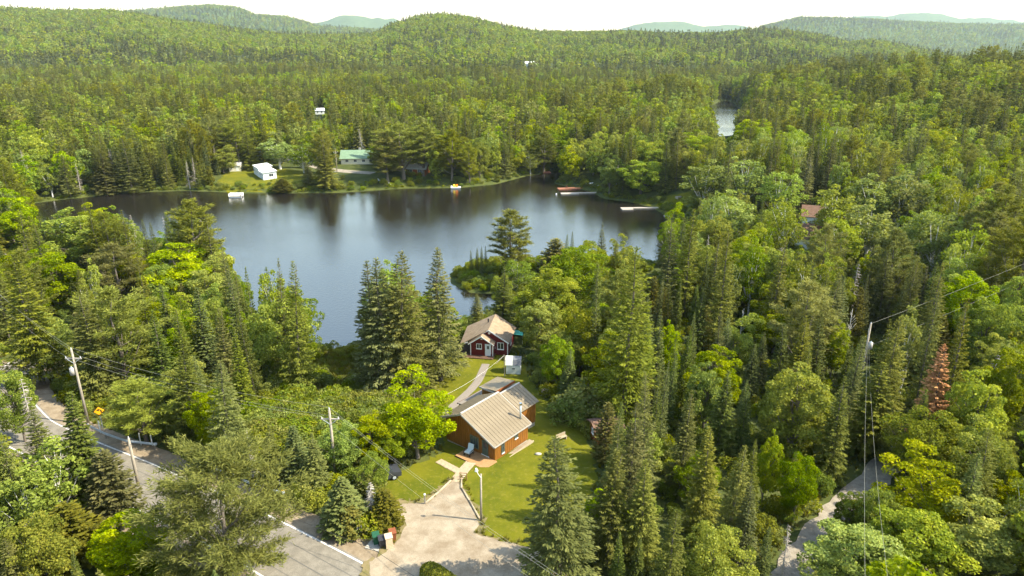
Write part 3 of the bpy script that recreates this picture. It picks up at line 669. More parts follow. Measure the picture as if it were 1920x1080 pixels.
p = hit(672, 308); gh = gable_house('green_roof_house', 'low house with broad green metal roof and chimney on the far shore', 'house', p+(0, 4, 0), math.radians(4), 15, 8, 2.6, 5.4, 'cream_siding', 'green_metal', .5, [('s', x, 1.5, 1.2, 1) for x in (-5, -1.5, 2, 5)]); FAR.append(gh)
MB().box(-.4, .5, .6, 1.4, 4.6, 6.3).build('chimney', 'concrete', gh)
p = hit(782, 328); FAR.append(gable_house('lake_cottage', 'brown cottage with grey roof and white framed windows between tall pines', 'cottage', p+(0, 3, 0), math.radians(-12), 8, 6, 2.6, 4.6, 'cedar_dark', 'shingle_grey', .7, [('s', x, 1.5, 1.7, 1.3) for x in (-2.2, 1.9)]))
p = hit(1520, 463); FAR.append(gable_house('brown_roof_house', 'house with reddish-brown roof and white gable among the birches', 'house', p+(0, 0, 0), math.radians(-14), 8, 7.5, 3.0, 5.6, 'white_siding', 'shingle_brown', .4, [('w', -1, 1.8, 1.0, 1.0), ('w', 1.4, 1.8, 1, 1), ('s', 0, 1.6, 1, 1)]))
p = hit(1533, 428); FAR.append(gable_house('brown_roof_house', 'second house with reddish-brown roof, behind the white gabled one', 'house', p+(1, 4, 0), math.radians(-20), 7, 6, 2.8, 5.0, 'white_siding', 'shingle_brown', .4, [('w', 0, 1.6, 1, 1)]))
for px, py, lab, wm_, rm, sz in ((80, 272, 'small white cottage with grey roof in the woods on the left shore', 'white_siding', 'shingle_grey', 5), (42, 277, 'pale blue-grey cabin left of the small white cottage in the left woods', 'white_siding', 'solar_grey', 4),
    (600, 214, 'white house with bright roof far back in the forest', 'white_siding', 'white_metal_roof', 6.5), (526, 176, 'remote white house with pale roof showing above the forest', 'cream_siding', 'white_metal_roof', 9),
    (995, 124, 'distant long white building on the forested slope', 'white_siding', 'white_metal_roof', 22), (820, 256, 'house with grey hipped roof behind the tall shore pines', 'cedar_dark', 'shingle_grey', 8), (1000, 285, 'cottage with mossy grey roof behind the birches by the inlet', 'cream_siding', 'shingle_grey', 8),
    (572, 276, 'bungalow with olive roof behind the bushy shore trees', 'cream_siding', 'shingle_grey', 9)):
    p = hit(px, py); FAR.append(gable_house('far_house', lab, 'house', p, math.radians(15), sz, sz*.7, 2.8, 2.8+sz*.22, wm_, rm, .4, [('s', -sz*.25, 1.6, 1, 1), ('s', sz*.2, 1.6, 1, 1)], ('s', 0, 'door_white')))

# ------------------------------------------------------------------ docks and boats
def dock(px, py, parts, label, m='dock_wood', rz=0, z=.35, cat='dock'):
    p = at(px, py, z); t = empty('dock', (p[0], p[1], 0), math.radians(rz)); tag(t, label, cat, 'docks round the lake')
    for (x0, x1, y0, y1) in parts:
        L = x1-x0; n = max(2, int(L/.7))
        fr = MB().box(x0, x1, y0, y1, z-.35, z-.06).build('float', m, t); b = MB()
        for k in range(n): b.box(x0+L*k/n, x0+L*(k+1)/n-.03, y0-.05, y1+.05, z-.058, z)
        q = b.build('deck_boards', m, fr); q['kind'] = 'stuff'
    return t
dock(1202, 391, [(-6.5, -2.8, -1.3, 2.3), (-2.798, 6.2, .6, 2.2)], 'pale L-shaped wooden dock on the right shore', rz=4)
dock(1082, 362, [(-6, .5, -1.3, 1.4), (.502, 7.5, .1, 1.3)], 'weathered wooden dock with narrow walkway below the rust-red one', rz=6)
rd = dock(1068, 353, [(-4.5, 2.5, -1.6, 1.8), (2.502, 8.5, -.3, .9)], 'rust-red wooden dock beside the reedy point', 'dock_rust', rz=10)
dock(1022, 321, [(-1.5, 2.0, -3.5, 6)], 'reddish dock with chairs at the mouth of the inlet', 'dock_rust', rz=8)
dock(1266, 404, [(-3.5, 2.8, -1, 1)], 'short pale dock half hidden by spruces on the right shore', rz=8)
def garden_chair(p, m, label, rz=0):
    t = empty('garden_chair', p, rz); tag(t, label, 'chair', 'chairs on the docks and shore')
    MB().box(-.3, .3, -.3, .3, .32, .4).build('seat', m, t); MB().hexa([(-.3, .26, .4), (.3, .26, .4), (.3, .34, .4), (-.3, .34, .4)], [(-.3, .5, 1.05), (.3, .5, 1.05), (.3, .58, 1.05), (-.3, .58, 1.05)]).build('backrest', m, t)
    for x in (-.26, .26):
        for y in (-.26, .26): MB().box(x-.04, x+.04, y-.04, y+.04, 0, .318).build('leg', m, t)
    return t
q = at(1018, 314, .4); garden_chair((q[0]-.7, q[1], .35), 'red_plastic', 'red chair on the dock at the inlet mouth, the one nearer the shore birches', math.pi)
garden_chair((q[0]+.7, q[1]-1, .35), 'red_plastic', 'red chair on the dock at the inlet mouth, the one nearer the open water', math.pi)
q = rd.location; garden_chair((q[0]-1.2, q[1], .35), 'dock_rust', 'brown chair on the rust-red dock', math.pi)
for px, py, l in ((711, 340, 'white plastic chair under the shore pines near the beach'), (731, 347, 'white plastic chair standing close to the small sandy beach')):
    garden_chair(tuple(hit(px, py)), 'boat_white', l, math.pi*.8)
# white pontoon with rails at the left of the far lawn
p = at(443, 369, 0); pb = empty('pontoon_raft', (p[0], p[1], 0), math.radians(6)); tag(pb, 'white railed raft moored below the far lawn', 'raft')
for y in (-1.1, 1.1): MB().tube([(-2.2, y, .05), (2.2, y, .05)], .32, 10).build('float', 'boat_white', pb)
MB().box(-2.3, 2.3, -1.5, 1.5, .34, .46).build('deck', 'dock_wood', pb)
for x0, x1, y0, y1 in ((-2.25, 2.25, 1.4, 1.46), (-2.28, -2.22, -1.4, 1.4), (2.22, 2.28, -1.4, 1.4)):
    MB().box(x0, x1, y0, y1, .46, 1.3).build('rail', 'boat_white', pb)
MB().box(-.5, .4, -.2, .5, .46, 1.1).build('bench', 'boat_white', pb)
# white swim raft with orange and yellow inflatables
p = at(855, 352, 0); pd = empty('pedal_boat', (p[0], p[1]-1.5, 0), math.radians(4)); tag(pd, 'white pedal boat with bright orange and yellow seats by the far shore', 'boat')
MB().hexa([(-1.7, -1.0, -.1), (1.7, -1.0, -.1), (1.7, 1.0, -.1), (-1.7, 1.0, -.1)], [(-1.95, -1.2, .55), (1.95, -1.2, .55), (1.95, 1.2, .55), (-1.95, 1.2, .55)]).build('hull', 'boat_white', pd)
for x, m in ((-.55, 'yellow_plastic'), (.45, 'orange_vest')):
    MB().hexa([(x-.4, -.4, .55), (x+.4, -.4, .55), (x+.4, .5, .55), (x-.4, .5, .55)], [(x-.35, .1, 1.5), (x+.35, .1, 1.5), (x+.35, .6, 1.5), (x-.35, .6, 1.5)]).build('seat', m, pd)
MB().box(-1.8, -1.2, -.9, .9, .55, .95).build('side_float', 'boat_white', pd); MB().tube([(.0, -.9, .55), (.0, -.75, 1.15)], .05, 6).build('tiller', 'orange_vest', pd)
bu = at(1043, 365, 0); b_ = MB().ball((0, 0, .18), (.3, .3, .35), 10, 6).build('mooring_buoy', 'boat_white'); b_.location = (bu[0], bu[1], 0); tag(b_, 'small white buoy floating off the rust-red dock', 'buoy')
for px, py, rz, l in ((1107, 345, 20, 'upturned white canoe lying on the bank by the rust-red dock'), (1131, 350, 5, 'small white rowing boat pulled up among the bushes')):
    p = hit(px, py); c = MB()
    n = 9; V = []; F = []
    for i in range(n):
        t = i/(n-1)*2-1; wd = .42*(1-abs(t)**2.2)+.02; hh = .1+.12*abs(t)**3
        V += [(t*2.1, -wd, .05), (t*2.1, -wd*.7, .36+hh), (t*2.1, wd*.7, .36+hh), (t*2.1, wd, .05)]
    for i in range(n-1):
        for k in range(3): F.append((i*4+k, i*4+k+1, i*4+5+k, i*4+4+k))
    o = c.add(V, F).build('canoe', 'boat_white', None, True); o.location = p; o.rotation_euler.z = math.radians(rz); tag(o, l, 'boat')
p = hit(1272, 373); pt = empty('picnic_table', p, math.radians(20)); tag(pt, 'grey picnic table on the little right-shore lawn', 'table')
MB().box(-1, 1, -.38, .38, .7, .76).build('tabletop', 'dock_wood', pt)
for y in (-.75, .75): MB().box(-1, 1, y-.14, y+.14, .42, .47).build('bench', 'dock_wood', pt)
for x in (-.7, .7): MB().hexa([(x-.05, -.8, 0), (x+.05, -.8, 0), (x+.05, .8, 0), (x-.05, .8, 0)], [(x-.05, -.3, .69), (x+.05, -.3, .69), (x+.05, .3, .69), (x-.05, .3, .69)]).build('leg', 'dock_wood', pt)

# ------------------------------------------------------------------ roadside things
def on(px, py): p = hit(px, py); return (p[0], p[1], p[2])
def pole_top(p, h, px=None): return (p[0], p[1], p[2]+h)
PT = {}
def utility_pole(key, foot, h, label, arm=True, transf=None, lean=(0, 0)):
    t = empty('utility_pole', foot); tag(t, label, 'utility pole', 'utility poles')
    MB().tube([(0, 0, -.5), (lean[0]*.5, lean[1]*.5, h*.5), (lean[0], lean[1], h)], [.17, .15, .11], 10).build('mast', 'pole_wood', t, True)
    if arm:
        a = MB().box(lean[0]-.95, lean[0]+.95, lean[1]-.06, lean[1]+.06, h-1.25, h-1.12).build('crossarm', 'dock_wood', t)
        for x in (-.85, .85): MB().tube([(lean[0]+x, lean[1], h-1.12), (lean[0]+x, lean[1], h-.9)], [.05, .035], 8).build('insulator', 'boat_white', a)
        for sx in (-1, 1): MB().tube([(lean[0]+sx*.75, lean[1]-.07, h-1.2), (lean[0], lean[1]-.12, h-1.75)], .025, 5).build('brace', 'galvanised', a)
    MB().tube([(lean[0], lean[1], h), (lean[0], lean[1], h+.22)], [.05, .03], 8).build('insulator', 'boat_white', t)
    if transf:
        q = MB().tube([(transf[0], transf[1], transf[2]-.45), (transf[0], transf[1], transf[2]+.45)], .26, 14).build('transformer', 'fascia_grey', t, True)
        MB().tube([(transf[0], transf[1], transf[2]+.45), (transf[0], transf[1], transf[2]+.62)], [.14, .05], 10).build('lid', 'galvanised', q)
    PT[key] = (foot[0]+lean[0], foot[1]+lean[1], foot[2]+h)
    return t
f1 = on(166, 795); utility_pole('a', f1, 9.8, 'wooden utility pole with crossarm and transformer by the curve sign', True, (-.42, -.1, 7.0))
f2 = (-38.4, 59.6, ground_z(-38.4, 59.6)); utility_pole('b', f2, 5.6, 'short wooden utility pole standing in front of the road', False)
f3 = on(630, 897); utility_pole('c', f3, 8.2, 'grey utility pole with small crossarm behind the firs left of the drive', True)
f4 = stand(1633, 607, 11.5); utility_pole('d', tuple(f4), 11.5, 'tall pale utility pole with white transformer above the right forest', False, (.3, -.25, 8.6))
f5 = on(430, 868); utility_pole('e', f5, 6.0, 'bare weathered pole beside the twiggy dead snag above the guardrail', False)
f6 = hit(632, 322); utility_pole('f', tuple(f6), 9.0, 'pale utility pole beside the far shore road', True)
def wire(pa, pb, m, sag, r, label, n=18):
    pa, pb = np.array(pa), np.array(pb); P = []
    for k in range(n+1):
        t = k/n; q = pa+(pb-pa)*t; q[2] -= sag*4*t*(1-t); P.append(q-pa)
    o = MB().tube(P, r, 5).build('power_line', m); o.location = pa; tag(o, label, 'power line', 'overhead wires')
off = lambda p, dx, dz: (p[0]+dx, p[1], p[2]+dz)
A, B, C, D = PT['a'], PT['b'], PT['c'], PT['d']
endc = (6.0, 36.0, 15.0)
for k, (dx, dz, l) in enumerate(((-.85, -.9, 'lower'), (0, .22, 'topmost'), (.85, -.9, 'middle'))):
    wire(off(A, dx, dz), off(C, dx, dz), 'wire_pale', .9, .010, f'{l} pale wire from the curve sign pole to the crossarm pole')
    wire(off(C, dx, dz), off(endc, dx*1.2, dz), 'wire_pale', .6, .010, f'{l} pale wire sloping over the gravel drive from the crossarm pole')
    wire(off(A, dx, dz), (A[0]-26+dx, A[1]+22, A[2]+1+dz), 'wire_pale', .6, .010, f'{l} pale wire leaving the pole by the curve sign towards the left edge')
wire(off(B, 0, -.6), (-12.0, 47.8, 9.8), 'wire_black', .5, .018, 'black cable sagging from the short roadside pole towards the drive')
wire((-12.0, 47.8, 9.8), (2.5, 36.5, 10.4), 'wire_black', .35, .018, 'black cable crossing low over the gravel drive')
wire(off(B, 0, -.5), (-58, 60, 13), 'wire_black', .6, .018, 'black cable running left from the short roadside pole')
for k, (dx, l) in enumerate(((-.5, 'left-hand'), (.45, 'right-hand'))):
    wire(off(D, dx*.4, -.6-k*2), (24+dx*1.6, 36.0, 17.0), 'wire_pale', 1.2, .008, f'{l} pale wire running down over the lane from the tall forest pole')
    wire(off(D, dx*.4, -.1-k*3), (120+dx*2, 118, 27.5-k*1.5), 'wire_pale', .8, .010, f'{l} pale wire running to the upper right from the tall forest pole')
# curve sign
p = on(193, 803); sg = empty('road_sign', p, math.radians(30)); tag(sg, 'yellow diamond road sign with black left-bend arrow by the pole', 'road sign')
MB().box(-.04, .04, -.04, .04, -.4, 2.2).build('post', 'galvanised', sg)
dm = MB().prism_y([(-.62, 2.3), (0, 1.68), (.62, 2.3), (0, 2.92)], -.09, -.05).build('plate', 'black_paint', sg)
MB().prism_y([(-.55, 2.3), (0, 1.75), (.55, 2.3), (0, 2.85)], -.1, -.092).build('panel', 'sign_yellow', dm)
ar = MB(); pts = [(.2, 2.02)]+[(.2-.22*(1-math.cos(t)), 2.27+.2*math.sin(t)) for t in np.linspace(0, 1.35, 7)]
for (x0, z0), (x1, z1) in zip(pts[:-1], pts[1:]):
    d_ = np.array((x1-x0, z1-z0)); d_ = d_/np.linalg.norm(d_); n_ = np.array((-d_[1], d_[0]))*.065
    ar.prism_y([(x0-n_[0], z0-n_[1]), (x1-n_[0], z1-n_[1]), (x1+n_[0], z1+n_[1]), (x0+n_[0], z0+n_[1])], -.108, -.102)
ar.prism_y([(-.02, 2.3), (.03, 2.64), (-.28, 2.42)], -.1085, -.1015); ar.build('arrow', 'black_paint', dm)
p = on(533, 935); s2 = empty('road_sign', p, math.radians(30)); tag(s2, 'small amber marker plate at the end of the guardrail', 'road sign')
MB().box(-.03, .03, -.03, .03, -.3, .6).build('post', 'galvanised', s2); MB().box(-.26, .26, -.06, -.03, .3, .95).build('plate', 'sign_yellow', s2)
# guardrails: W-beam on posts
def guardrail(pts, label, posts=None):
    P = [np.array((*q, ground_z(*q))) for q in pts]; L = [P[0]]
    for a, b in zip(P[:-1], P[1:]):
        n = max(1, int(np.linalg.norm(b-a)/1.9)); L += [a+(b-a)*(k+1)/n for k in range(n)]
    o = L[0]; t = empty('guardrail', o); tag(t, label, 'guardrail', 'roadside guardrails')
    bm = MB(); sec = [(0, .50), (.06, .56), (.0, .64), (.06, .72), (0, .80)]
    V = []; F = []
    for i, q in enumerate(L):
        d = L[min(i+1, len(L)-1)]-L[max(i-1, 0)]; d /= np.linalg.norm(d); n_ = np.array((d[1], -d[0], 0)); n_ = -n_ if n_[1] > 0 else n_
        for off_, z in sec: V.append(q-o+n_*(off_+.1)+np.array((0, 0, z)))
        for off_, z in sec[::-1]: V.append(q-o+n_*(off_+.085)+np.array((0, 0, z)))
    m = 10
    for i in range(len(L)-1):
        for k in range(m): F.append((i*m+k, i*m+(k+1) % m, (i+1)*m+(k+1) % m, (i+1)*m+k))
    bm.add(V, F).build('beam', 'galvanised', t)
    for q in L[::1]: r = q-o; MB().box(r[0]-.07, r[0]+.07, r[1]-.05, r[1]+.07, r[2]-.4, r[2]+.78).build('post', 'pole_wood', t)
    e = L[-1]-o; MB().ball((e[0]+.1, e[1]-.1, e[2]+.65), (.22, .22, .2)).build('end_cap', 'galvanised', t)
GP = lambda px, py: tuple(hit(px, py)[:2])
guardrail([GP(168, 806), GP(200, 822), GP(240, 836), GP(292, 842)], 'galvanised guardrail along the bend below the curve sign')
guardrail([GP(366, 872), GP(400, 886), GP(440, 902)], 'galvanised guardrail behind the big pine, left half')
guardrail([GP(455, 908), GP(490, 922), GP(531, 934)], 'galvanised guardrail ending at the amber marker plate')
for px, py, l in ((189, 812, 'nearest the curve sign'), (265, 836, 'before the end of the bend guardrail'), (286, 836, 'at the end of the bend guardrail'), (503, 922, 'at the guardrail behind the big pine'), (527, 926, 'beside the amber marker plate'), (541, 924, 'just right of the amber marker plate')):
    p = on(px, py); o = MB().box(-.05, .05, -.04, .04, -.3, 1.55).build('marker_post', 'white_trim'); o.location = p; tag(o, f'thin white marker post {l}', 'marker post', 'white marker posts')
# lamp post on the lawn
p = on(902, 978); lp = empty('lamp_post', p); tag(lp, 'wooden lamp post with bracket lamp beside the gravel drive', 'lamp post')
MB().tube([(0, 0, -.5), (.06, .1, 5.2)], [.12, .09], 10).build('mast', 'pole_wood', lp, True)
MB().tube([(.05, 0, 4.9), (-.18, -.1, 5.3), (-.34, -.15, 5.75)], .03, 6).build('bracket', 'boat_white', lp); MB().tube([(-.34, -.15, 5.7), (-.36, -.16, 6.0)], [.17, .07], 10).build('lamp_head', 'boat_white', lp)
# driveway edging logs, gate post, rail at the steps
def log(pxs, label, end_post=False):
    P = [np.array(on(*q)) for q in pxs]; t = empty('edging_log', P[0]); tag(t, label, 'edging', 'timbers edging the drive')
    for a, b in zip(P[:-1], P[1:]):
        MB().tube([a-P[0]+(0, 0, .12), b-P[0]+(0, 0, .12)], .11, 8).build('beam', 'timber', t, True)
    if end_post: MB().box(-.07, .07, -.07, .07, -.3, 1.05).build('post', 'pole_wood', t); MB().ball((0, 0, 1.16), (.12, .12, .1)).build('cap', 'boat_white', t)
log([(797, 946), (822, 925), (845, 905)], 'pale timber edging on the left of the drive with capped post', True)
log([(866, 918), (880, 942), (899, 976)], 'pale timber edging on the right of the drive ending at the lamp post')
log([(865, 903), (865, 918)], 'short timber beside the path just above the drive')
p = on(869, 902); gt = empty('wooden_rail', p, math.radians(-10)); tag(gt, 'small brown wooden rail standing beside the path to the porch', 'railing')
for x in (-.36, .36): MB().box(x-.035, x+.035, -.035, .035, -.2, .95).build('post', 'deck_boards', gt)
for z in (.35, .62, .9): MB().box(-.4, .4, -.05, -.037, z, z+.07).build('rail', 'deck_boards', gt)
# mailbox, bins
p = on(673, 1007); mbx = empty('mailbox', p, math.radians(35)); tag(mbx, 'white mailbox on white post at the road edge', 'mailbox')
MB().box(-.06, .06, -.06, .06, -.3, 1.05).build('post', 'white_trim', mbx)
pf = [(.2*math.cos(a), 1.25+.2*math.sin(a)) for a in np.linspace(0, math.pi, 8)]+[(-.2, 1.05), (.2, 1.05)]
MB().prism_y(pf, -.35, .3).build('box', 'boat_white', mbx); MB().prism_y([(x*.9, 1.2+(z-1.2)*.9) for x, z in pf], -.36, -.352).build('door', 'bin_black', mbx)
def wheelie(px, py, m, label, wooden=False):
    p = on(px, py); t = empty('wheelie_bin' if not wooden else 'wooden_box', p, math.radians(20)); tag(t, label, 'bin', 'bins by the road')
    if wooden:
        MB().box(-.3, .3, -.3, .3, 0, 1.15).build('body', m, t); MB().slab([(-.34, -.34, 1.2), (.34, -.34, 1.2), (.34, .34, 1.3), (-.34, .34, 1.3)], .05).build('lid', m, t); return
    MB().hexa([(-.24, -.24, .06), (.24, -.24, .06), (.24, .24, .06), (-.24, .24, .06)], [(-.3, -.33, .98), (.3, -.33, .98), (.3, .33, .98), (-.3, .33, .98)]).build('body', m, t)
    MB().slab([(-.33, -.37, 1.0), (.33, -.37, 1.0), (.33, .38, 1.08), (-.33, .38, 1.08)], .05).build('lid', m, t)
    for x in (-.27, .27): MB().tube([(x-.03, .3, .1), (x+.03, .3, .1)], .1, 10).build('wheel', 'bin_black', t)
    MB().tube([(-.25, .4, .98), (.25, .4, .98)], .025, 6).build('handle', m, t)
wheelie(706, 1022, 'bin_green', 'dark green wheelie bin in the row by the road'); wheelie(717, 1026, 'bin_black', 'black wheelie bin between the green one and the wooden box')
wheelie(730, 1027, 'bin_wood', 'tall pale wooden box at the end of the bin row', True); wheelie(737, 1016, 'bin_brown', 'rust-brown bin just behind the pale wooden box')
slab_ = on(714, 1026); o = MB().box(-1.3, 1.0, -.6, .6, -.1, .03).build('bin_slab', 'concrete'); o.location = (slab_[0], slab_[1], slab_[2]+.02); o.rotation_euler.z = math.radians(-20); tag(o, 'thin concrete slab under the row of bins', 'slab')
# parked dark car behind the shrubs
p = on(712, 899); car = empty('parked_car', p, math.radians(28)); tag(car, 'dark grey car parked behind the shrubs left of the lawn maple', 'car')
pr_ = [(-2.2, .3), (2.15, .3), (2.2, .75), (1.3, .95), (.6, 1.45), (-1.2, 1.5), (-2.0, .98), (-2.25, .8)]
MB().prism_y(pr_, -.85, .85).build('body', 'car_paint', car)
for y in (-.86, .852): MB().prism_y([(-1.6, .98), (1.05, .98), (.5, 1.38), (-1.1, 1.42)], y, y+.008).build('side_window', 'glass', car)
MB().slab([(1.32, -.75, .96), (1.32, .75, .96), (.62, .7, 1.46), (.62, -.7, 1.46)], .02).build('windscreen', 'glass', car)
for x in (-1.35, 1.35):
    for y in (-.8, .8): w_ = MB().tube([(x, y-.1, .32), (x, y+.1, .32)], .32, 14).build('wheel', 'black_paint', car); MB().tube([(x, y-.108, .32), (x, y+.108, .32)], .19, 10).build('rim', 'galvanised', w_)
# clothesline between its leaning posts
p = on(946, 707); cl = empty('clothesline', p); tag(cl, 'clothesline with pegs strung from a wooden post beside the pale shed', 'clothesline')
MB().tube([(0, 0, -.3), (-.05, .1, 3.6)], [.07, .05], 8).build('post', 'pole_wood', cl); MB().tube([(-.05, .1, 3.5), (-1.2, -.3, 2.3)], .035, 6).build('brace', 'timber', cl)
q = np.array(at(832, 742, 7.2))-np.array(p); a0 = np.array((-.05, .1, 3.45))
MB().tube([a0+(q-a0)*t-np.array((0, 0, .5*4*t*(1-t))) for t in np.linspace(0, 1, 14)], .008, 5).build('line', 'white_trim', cl)
pg = MB()
for t in np.linspace(.05, .95, 34):
    c = a0+(q-a0)*t-np.array((0, 0, .5*4*t*(1-t))); pg.box(c[0]-.035, c[0]+.035, c[1]-.012, c[1]+.012, c[2]-.02, c[2]+.015)
o = pg.build('pegs', 'white_trim', cl); o['kind'] = 'stuff'
q2 = np.array((-6.5, 84.0-p[1]+p[1], 0)) 
p = on(1020, 735); o = MB().ball((0, 0, .2), (.75, .4, .3), 10, 6).build('covered_bundle', 'pink_cover', None, True); o.location = p; tag(o, 'small lilac covered bundle under the trees right of the cabin', 'bundle')
p = on(1053, 826); sw = empty('bench', p, math.radians(35)); tag(sw, 'weathered wooden bench on the lawn near the brown hut', 'bench')
MB().box(-.7, .7, -.2, .2, .4, .46).build('seat', 'timber', sw); MB().box(-.7, .7, .2, .25, .46, .85).build('backrest', 'timber', sw)
for x in (-.6, .6): MB().box(x-.05, x+.05, -.18, .2, 0, .398).build('leg', 'timber', sw)
p = on(1009, 853); o = MB().ball((0, 0, .1), (.42, .25, .16), 9, 5).build('boulder', 'concrete', None, True); o.location = p; tag(o, 'low pale boulder lying on the sunny lawn', 'rock')

# ------------------------------------------------------------------ trees: generators
def unit(v): return v/(np.linalg.norm(v, axis=-1, keepdims=True)+1e-9)
def cards(c, ax, nr, L, W):
    """small pointed leaf sprays"""
    ax = unit(ax); sd_ = unit(np.cross(nr, ax)); L = np.asarray(L)[:, None]; W = np.asarray(W)[:, None]
    n_ = unit(np.cross(ax, sd_))
    V = np.stack([c-ax*L*.5, c+sd_*W*.5+ax*L*.08, c+ax*L*.5-n_*L*.08, c-sd_*W*.5+ax*L*.08], 1).reshape(-1, 3)
    return V, np.arange(len(V)).reshape(-1, 4)
def conifer(seed, h=16., r=2.7, levels=34, per=22, card=.42, z0=.05, pw=.85, droop=.35, up=.55, gap=.0, asp=.36, irregular=.18):
    g = np.random.default_rng(seed); C, A, N, L, T = [], [], [], [], []
    for k in range(levels):
        zf = z0+(1-z0)*((k+g.random()*.6)/levels)**.95
        nb = int(g.integers(6, 9))
        if gap and g.random() < gap: nb = int(nb*.4)
        a0 = g.random()*6.28
        for j in range(nb):
            az = a0+6.283*j/nb+g.normal()*.2
            R = r*((1-zf)**pw)*(1+g.normal()*irregular)*(.72+.28*min(1, zf/.15+.2))+.12
            R = max(.12, R); tb = g.normal()*.12; sl = up*zf**1.5-droop*(1-zf)+g.normal()*.08
            n = max(3, int(per*(R/r)**.9*(.6+.4*(1-zf)))+2)
            t = g.random(n)**.62; lat = g.normal(size=n)*.25*R*(1.12-t)
            d = np.array((math.cos(az), math.sin(az), 0)); s_ = np.array((-math.sin(az), math.cos(az), 0))
            zz = zf*h+R*t*sl+R*.16*t*t*(1 if zf < .6 else .3)-np.abs(lat)*.25-g.random(n)*.10*R*(1-zf)
            C.append(d*(R*t)[:, None]+s_*lat[:, None]+np.array((0, 0, 1))*zz[:, None])
            ax = d*(.75+.2*t)[:, None]+s_*(np.sign(lat)*(.65-.3*t)+g.normal(size=n)*.25)[:, None]+np.array((0, 0, 1))*(sl*.6+.15-g.random(n)*.55)[:, None]
            A.append(ax); N.append(np.array((0, 0, 1))+g.normal(size=(n, 3))*.45)
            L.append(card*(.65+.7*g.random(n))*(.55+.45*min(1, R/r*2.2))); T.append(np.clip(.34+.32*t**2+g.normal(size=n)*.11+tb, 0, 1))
    n = 10; zt = h*(1-.05*g.random(n)); C.append(np.column_stack([g.normal(size=(n, 2))*.05, zt])); A.append(np.column_stack([g.normal(size=(n, 2))*.25, np.ones(n)])); N.append(g.normal(size=(n, 3))); L.append(np.full(n, card*1.1)); T.append(np.full(n, .6))
    C, A, N, L, T = map(np.concatenate, (C, A, N, L, T))
    V, F = cards(C, A, N, L, L*asp); return V, F, np.repeat(T, 4)
def pine(seed, h=16., r=3.6, levels=15, tufts=7, per=13, card=.5, z0=.22, top=.55, asp=.16):
    g = np.random.default_rng(seed); C, A, N, L, T = [], [], [], [], []
    for k in range(levels):
        zf = z0+(1-z0)*((k+g.random()*.7)/levels); nb = int(g.integers(3, 6)); a0 = g.random()*6.28
        for j in range(nb):
            az = a0+6.283*j/nb+g.normal()*.35
            prof = math.sin(math.pi*min(1, (zf-z0)/(1-z0)*.72+.26))**.7
            R = max(.3, r*prof*(.75+.5*g.random())*(1 if zf < .85 else top)); sl = .12+.55*zf**2+g.normal()*.08
            d = np.array((math.cos(az), math.sin(az), 0)); s_ = np.array((-math.sin(az), math.cos(az), 0))
            nt_ = max(2, int(tufts*R/r)+1); tt = .32+.68*(np.arange(nt_)+g.random(nt_))/nt_
            for t in tt:
                c0 = d*R*t+s_*g.normal()*.16*R*(1.2-t)+np.array((0, 0, zf*h+R*t*sl+R*.12*t*t+g.normal()*.08)); n = int(per*(.7+.6*g.random())); tn = g.normal()*.1
                dirs = unit(d*(.5+.3*t)+np.array((0, 0, .35))+g.normal(size=(n, 3))*np.array((.65, .65, .4)))
                sz = card*(.7+.6*g.random(n)); ofs = g.normal(size=(n, 3))*np.array((.26, .26, .10))*r*.22
                C.append(c0+dirs*(sz*.4)[:, None]+ofs); A.append(dirs); N.append(np.array((0, 0, 1))+g.normal(size=(n, 3))*.5); L.append(sz); T.append(np.clip(.45+g.normal(size=n)*.18+tn, 0, 1))
    C, A, N, L, T = map(np.concatenate, (C, A, N, L, T))
    V, F = cards(C, A, N, L, L*asp); return V, F, np.repeat(T, 4)
def broad(seed, h=11., r=3.4, blobs=46, per=110, card=.36, zc=.6, zr=.43, br=.30, fill=.0, droop=0., asp=.72, squash=.8):
    g = np.random.default_rng(seed); C, A, N, L, T = [], [], [], [], []; cen = []
    lob = [(g.random()*6.28, g.random()*2-1, .75+.5*g.random()) for _ in range(6)]
    for k in range(blobs):
        u = 1-2*(k+.5)/blobs; az = k*2.39996+g.normal()*.25; rr = .60+.40*g.random()
        if k % 5 == 0: rr *= .55
        lump = 1+.30*sum(math.cos(az-a)*q*.35 for a, b, q in lob)+g.normal()*.07
        e = math.sqrt(max(0, 1-u*u)); z = u*(1 if u > 0 else .85)
        c = np.array((math.cos(az)*e*r*rr*lump, math.sin(az)*e*r*rr*lump, h*zc+z*h*zr*rr*lump)); cen.append(c)
        b = br*r*(.7+.6*g.random()); n = int(per*(b/(br*r))**2); tn = g.normal()*.12
        q = unit(g.normal(size=(n, 3))+np.array((0, 0, .35))+unit(c-np.array((0, 0, h*zc)))*.55); rad = b*(.55+.45*g.random(n)**.5)
        P = c+q*rad[:, None]*np.array((1, 1, squash)); P[:, 2] -= droop*g.random(n)*b
        C.append(P); N.append(q+g.normal(size=(n, 3))*.55); A.append(g.normal(size=(n, 3))+np.array((0, 0, -.4-droop))); L.append(card*(.65+.7*g.random(n))); T.append(np.clip(.42+.18*q[:, 2]*0+g.normal(size=n)*.2+tn, 0, 1))
    C, A, N, L, T = map(np.concatenate, (C, A, N, L, T))
    V, F = cards(C, A, N, L, L*asp); return V, F, np.repeat(T, 4), cen
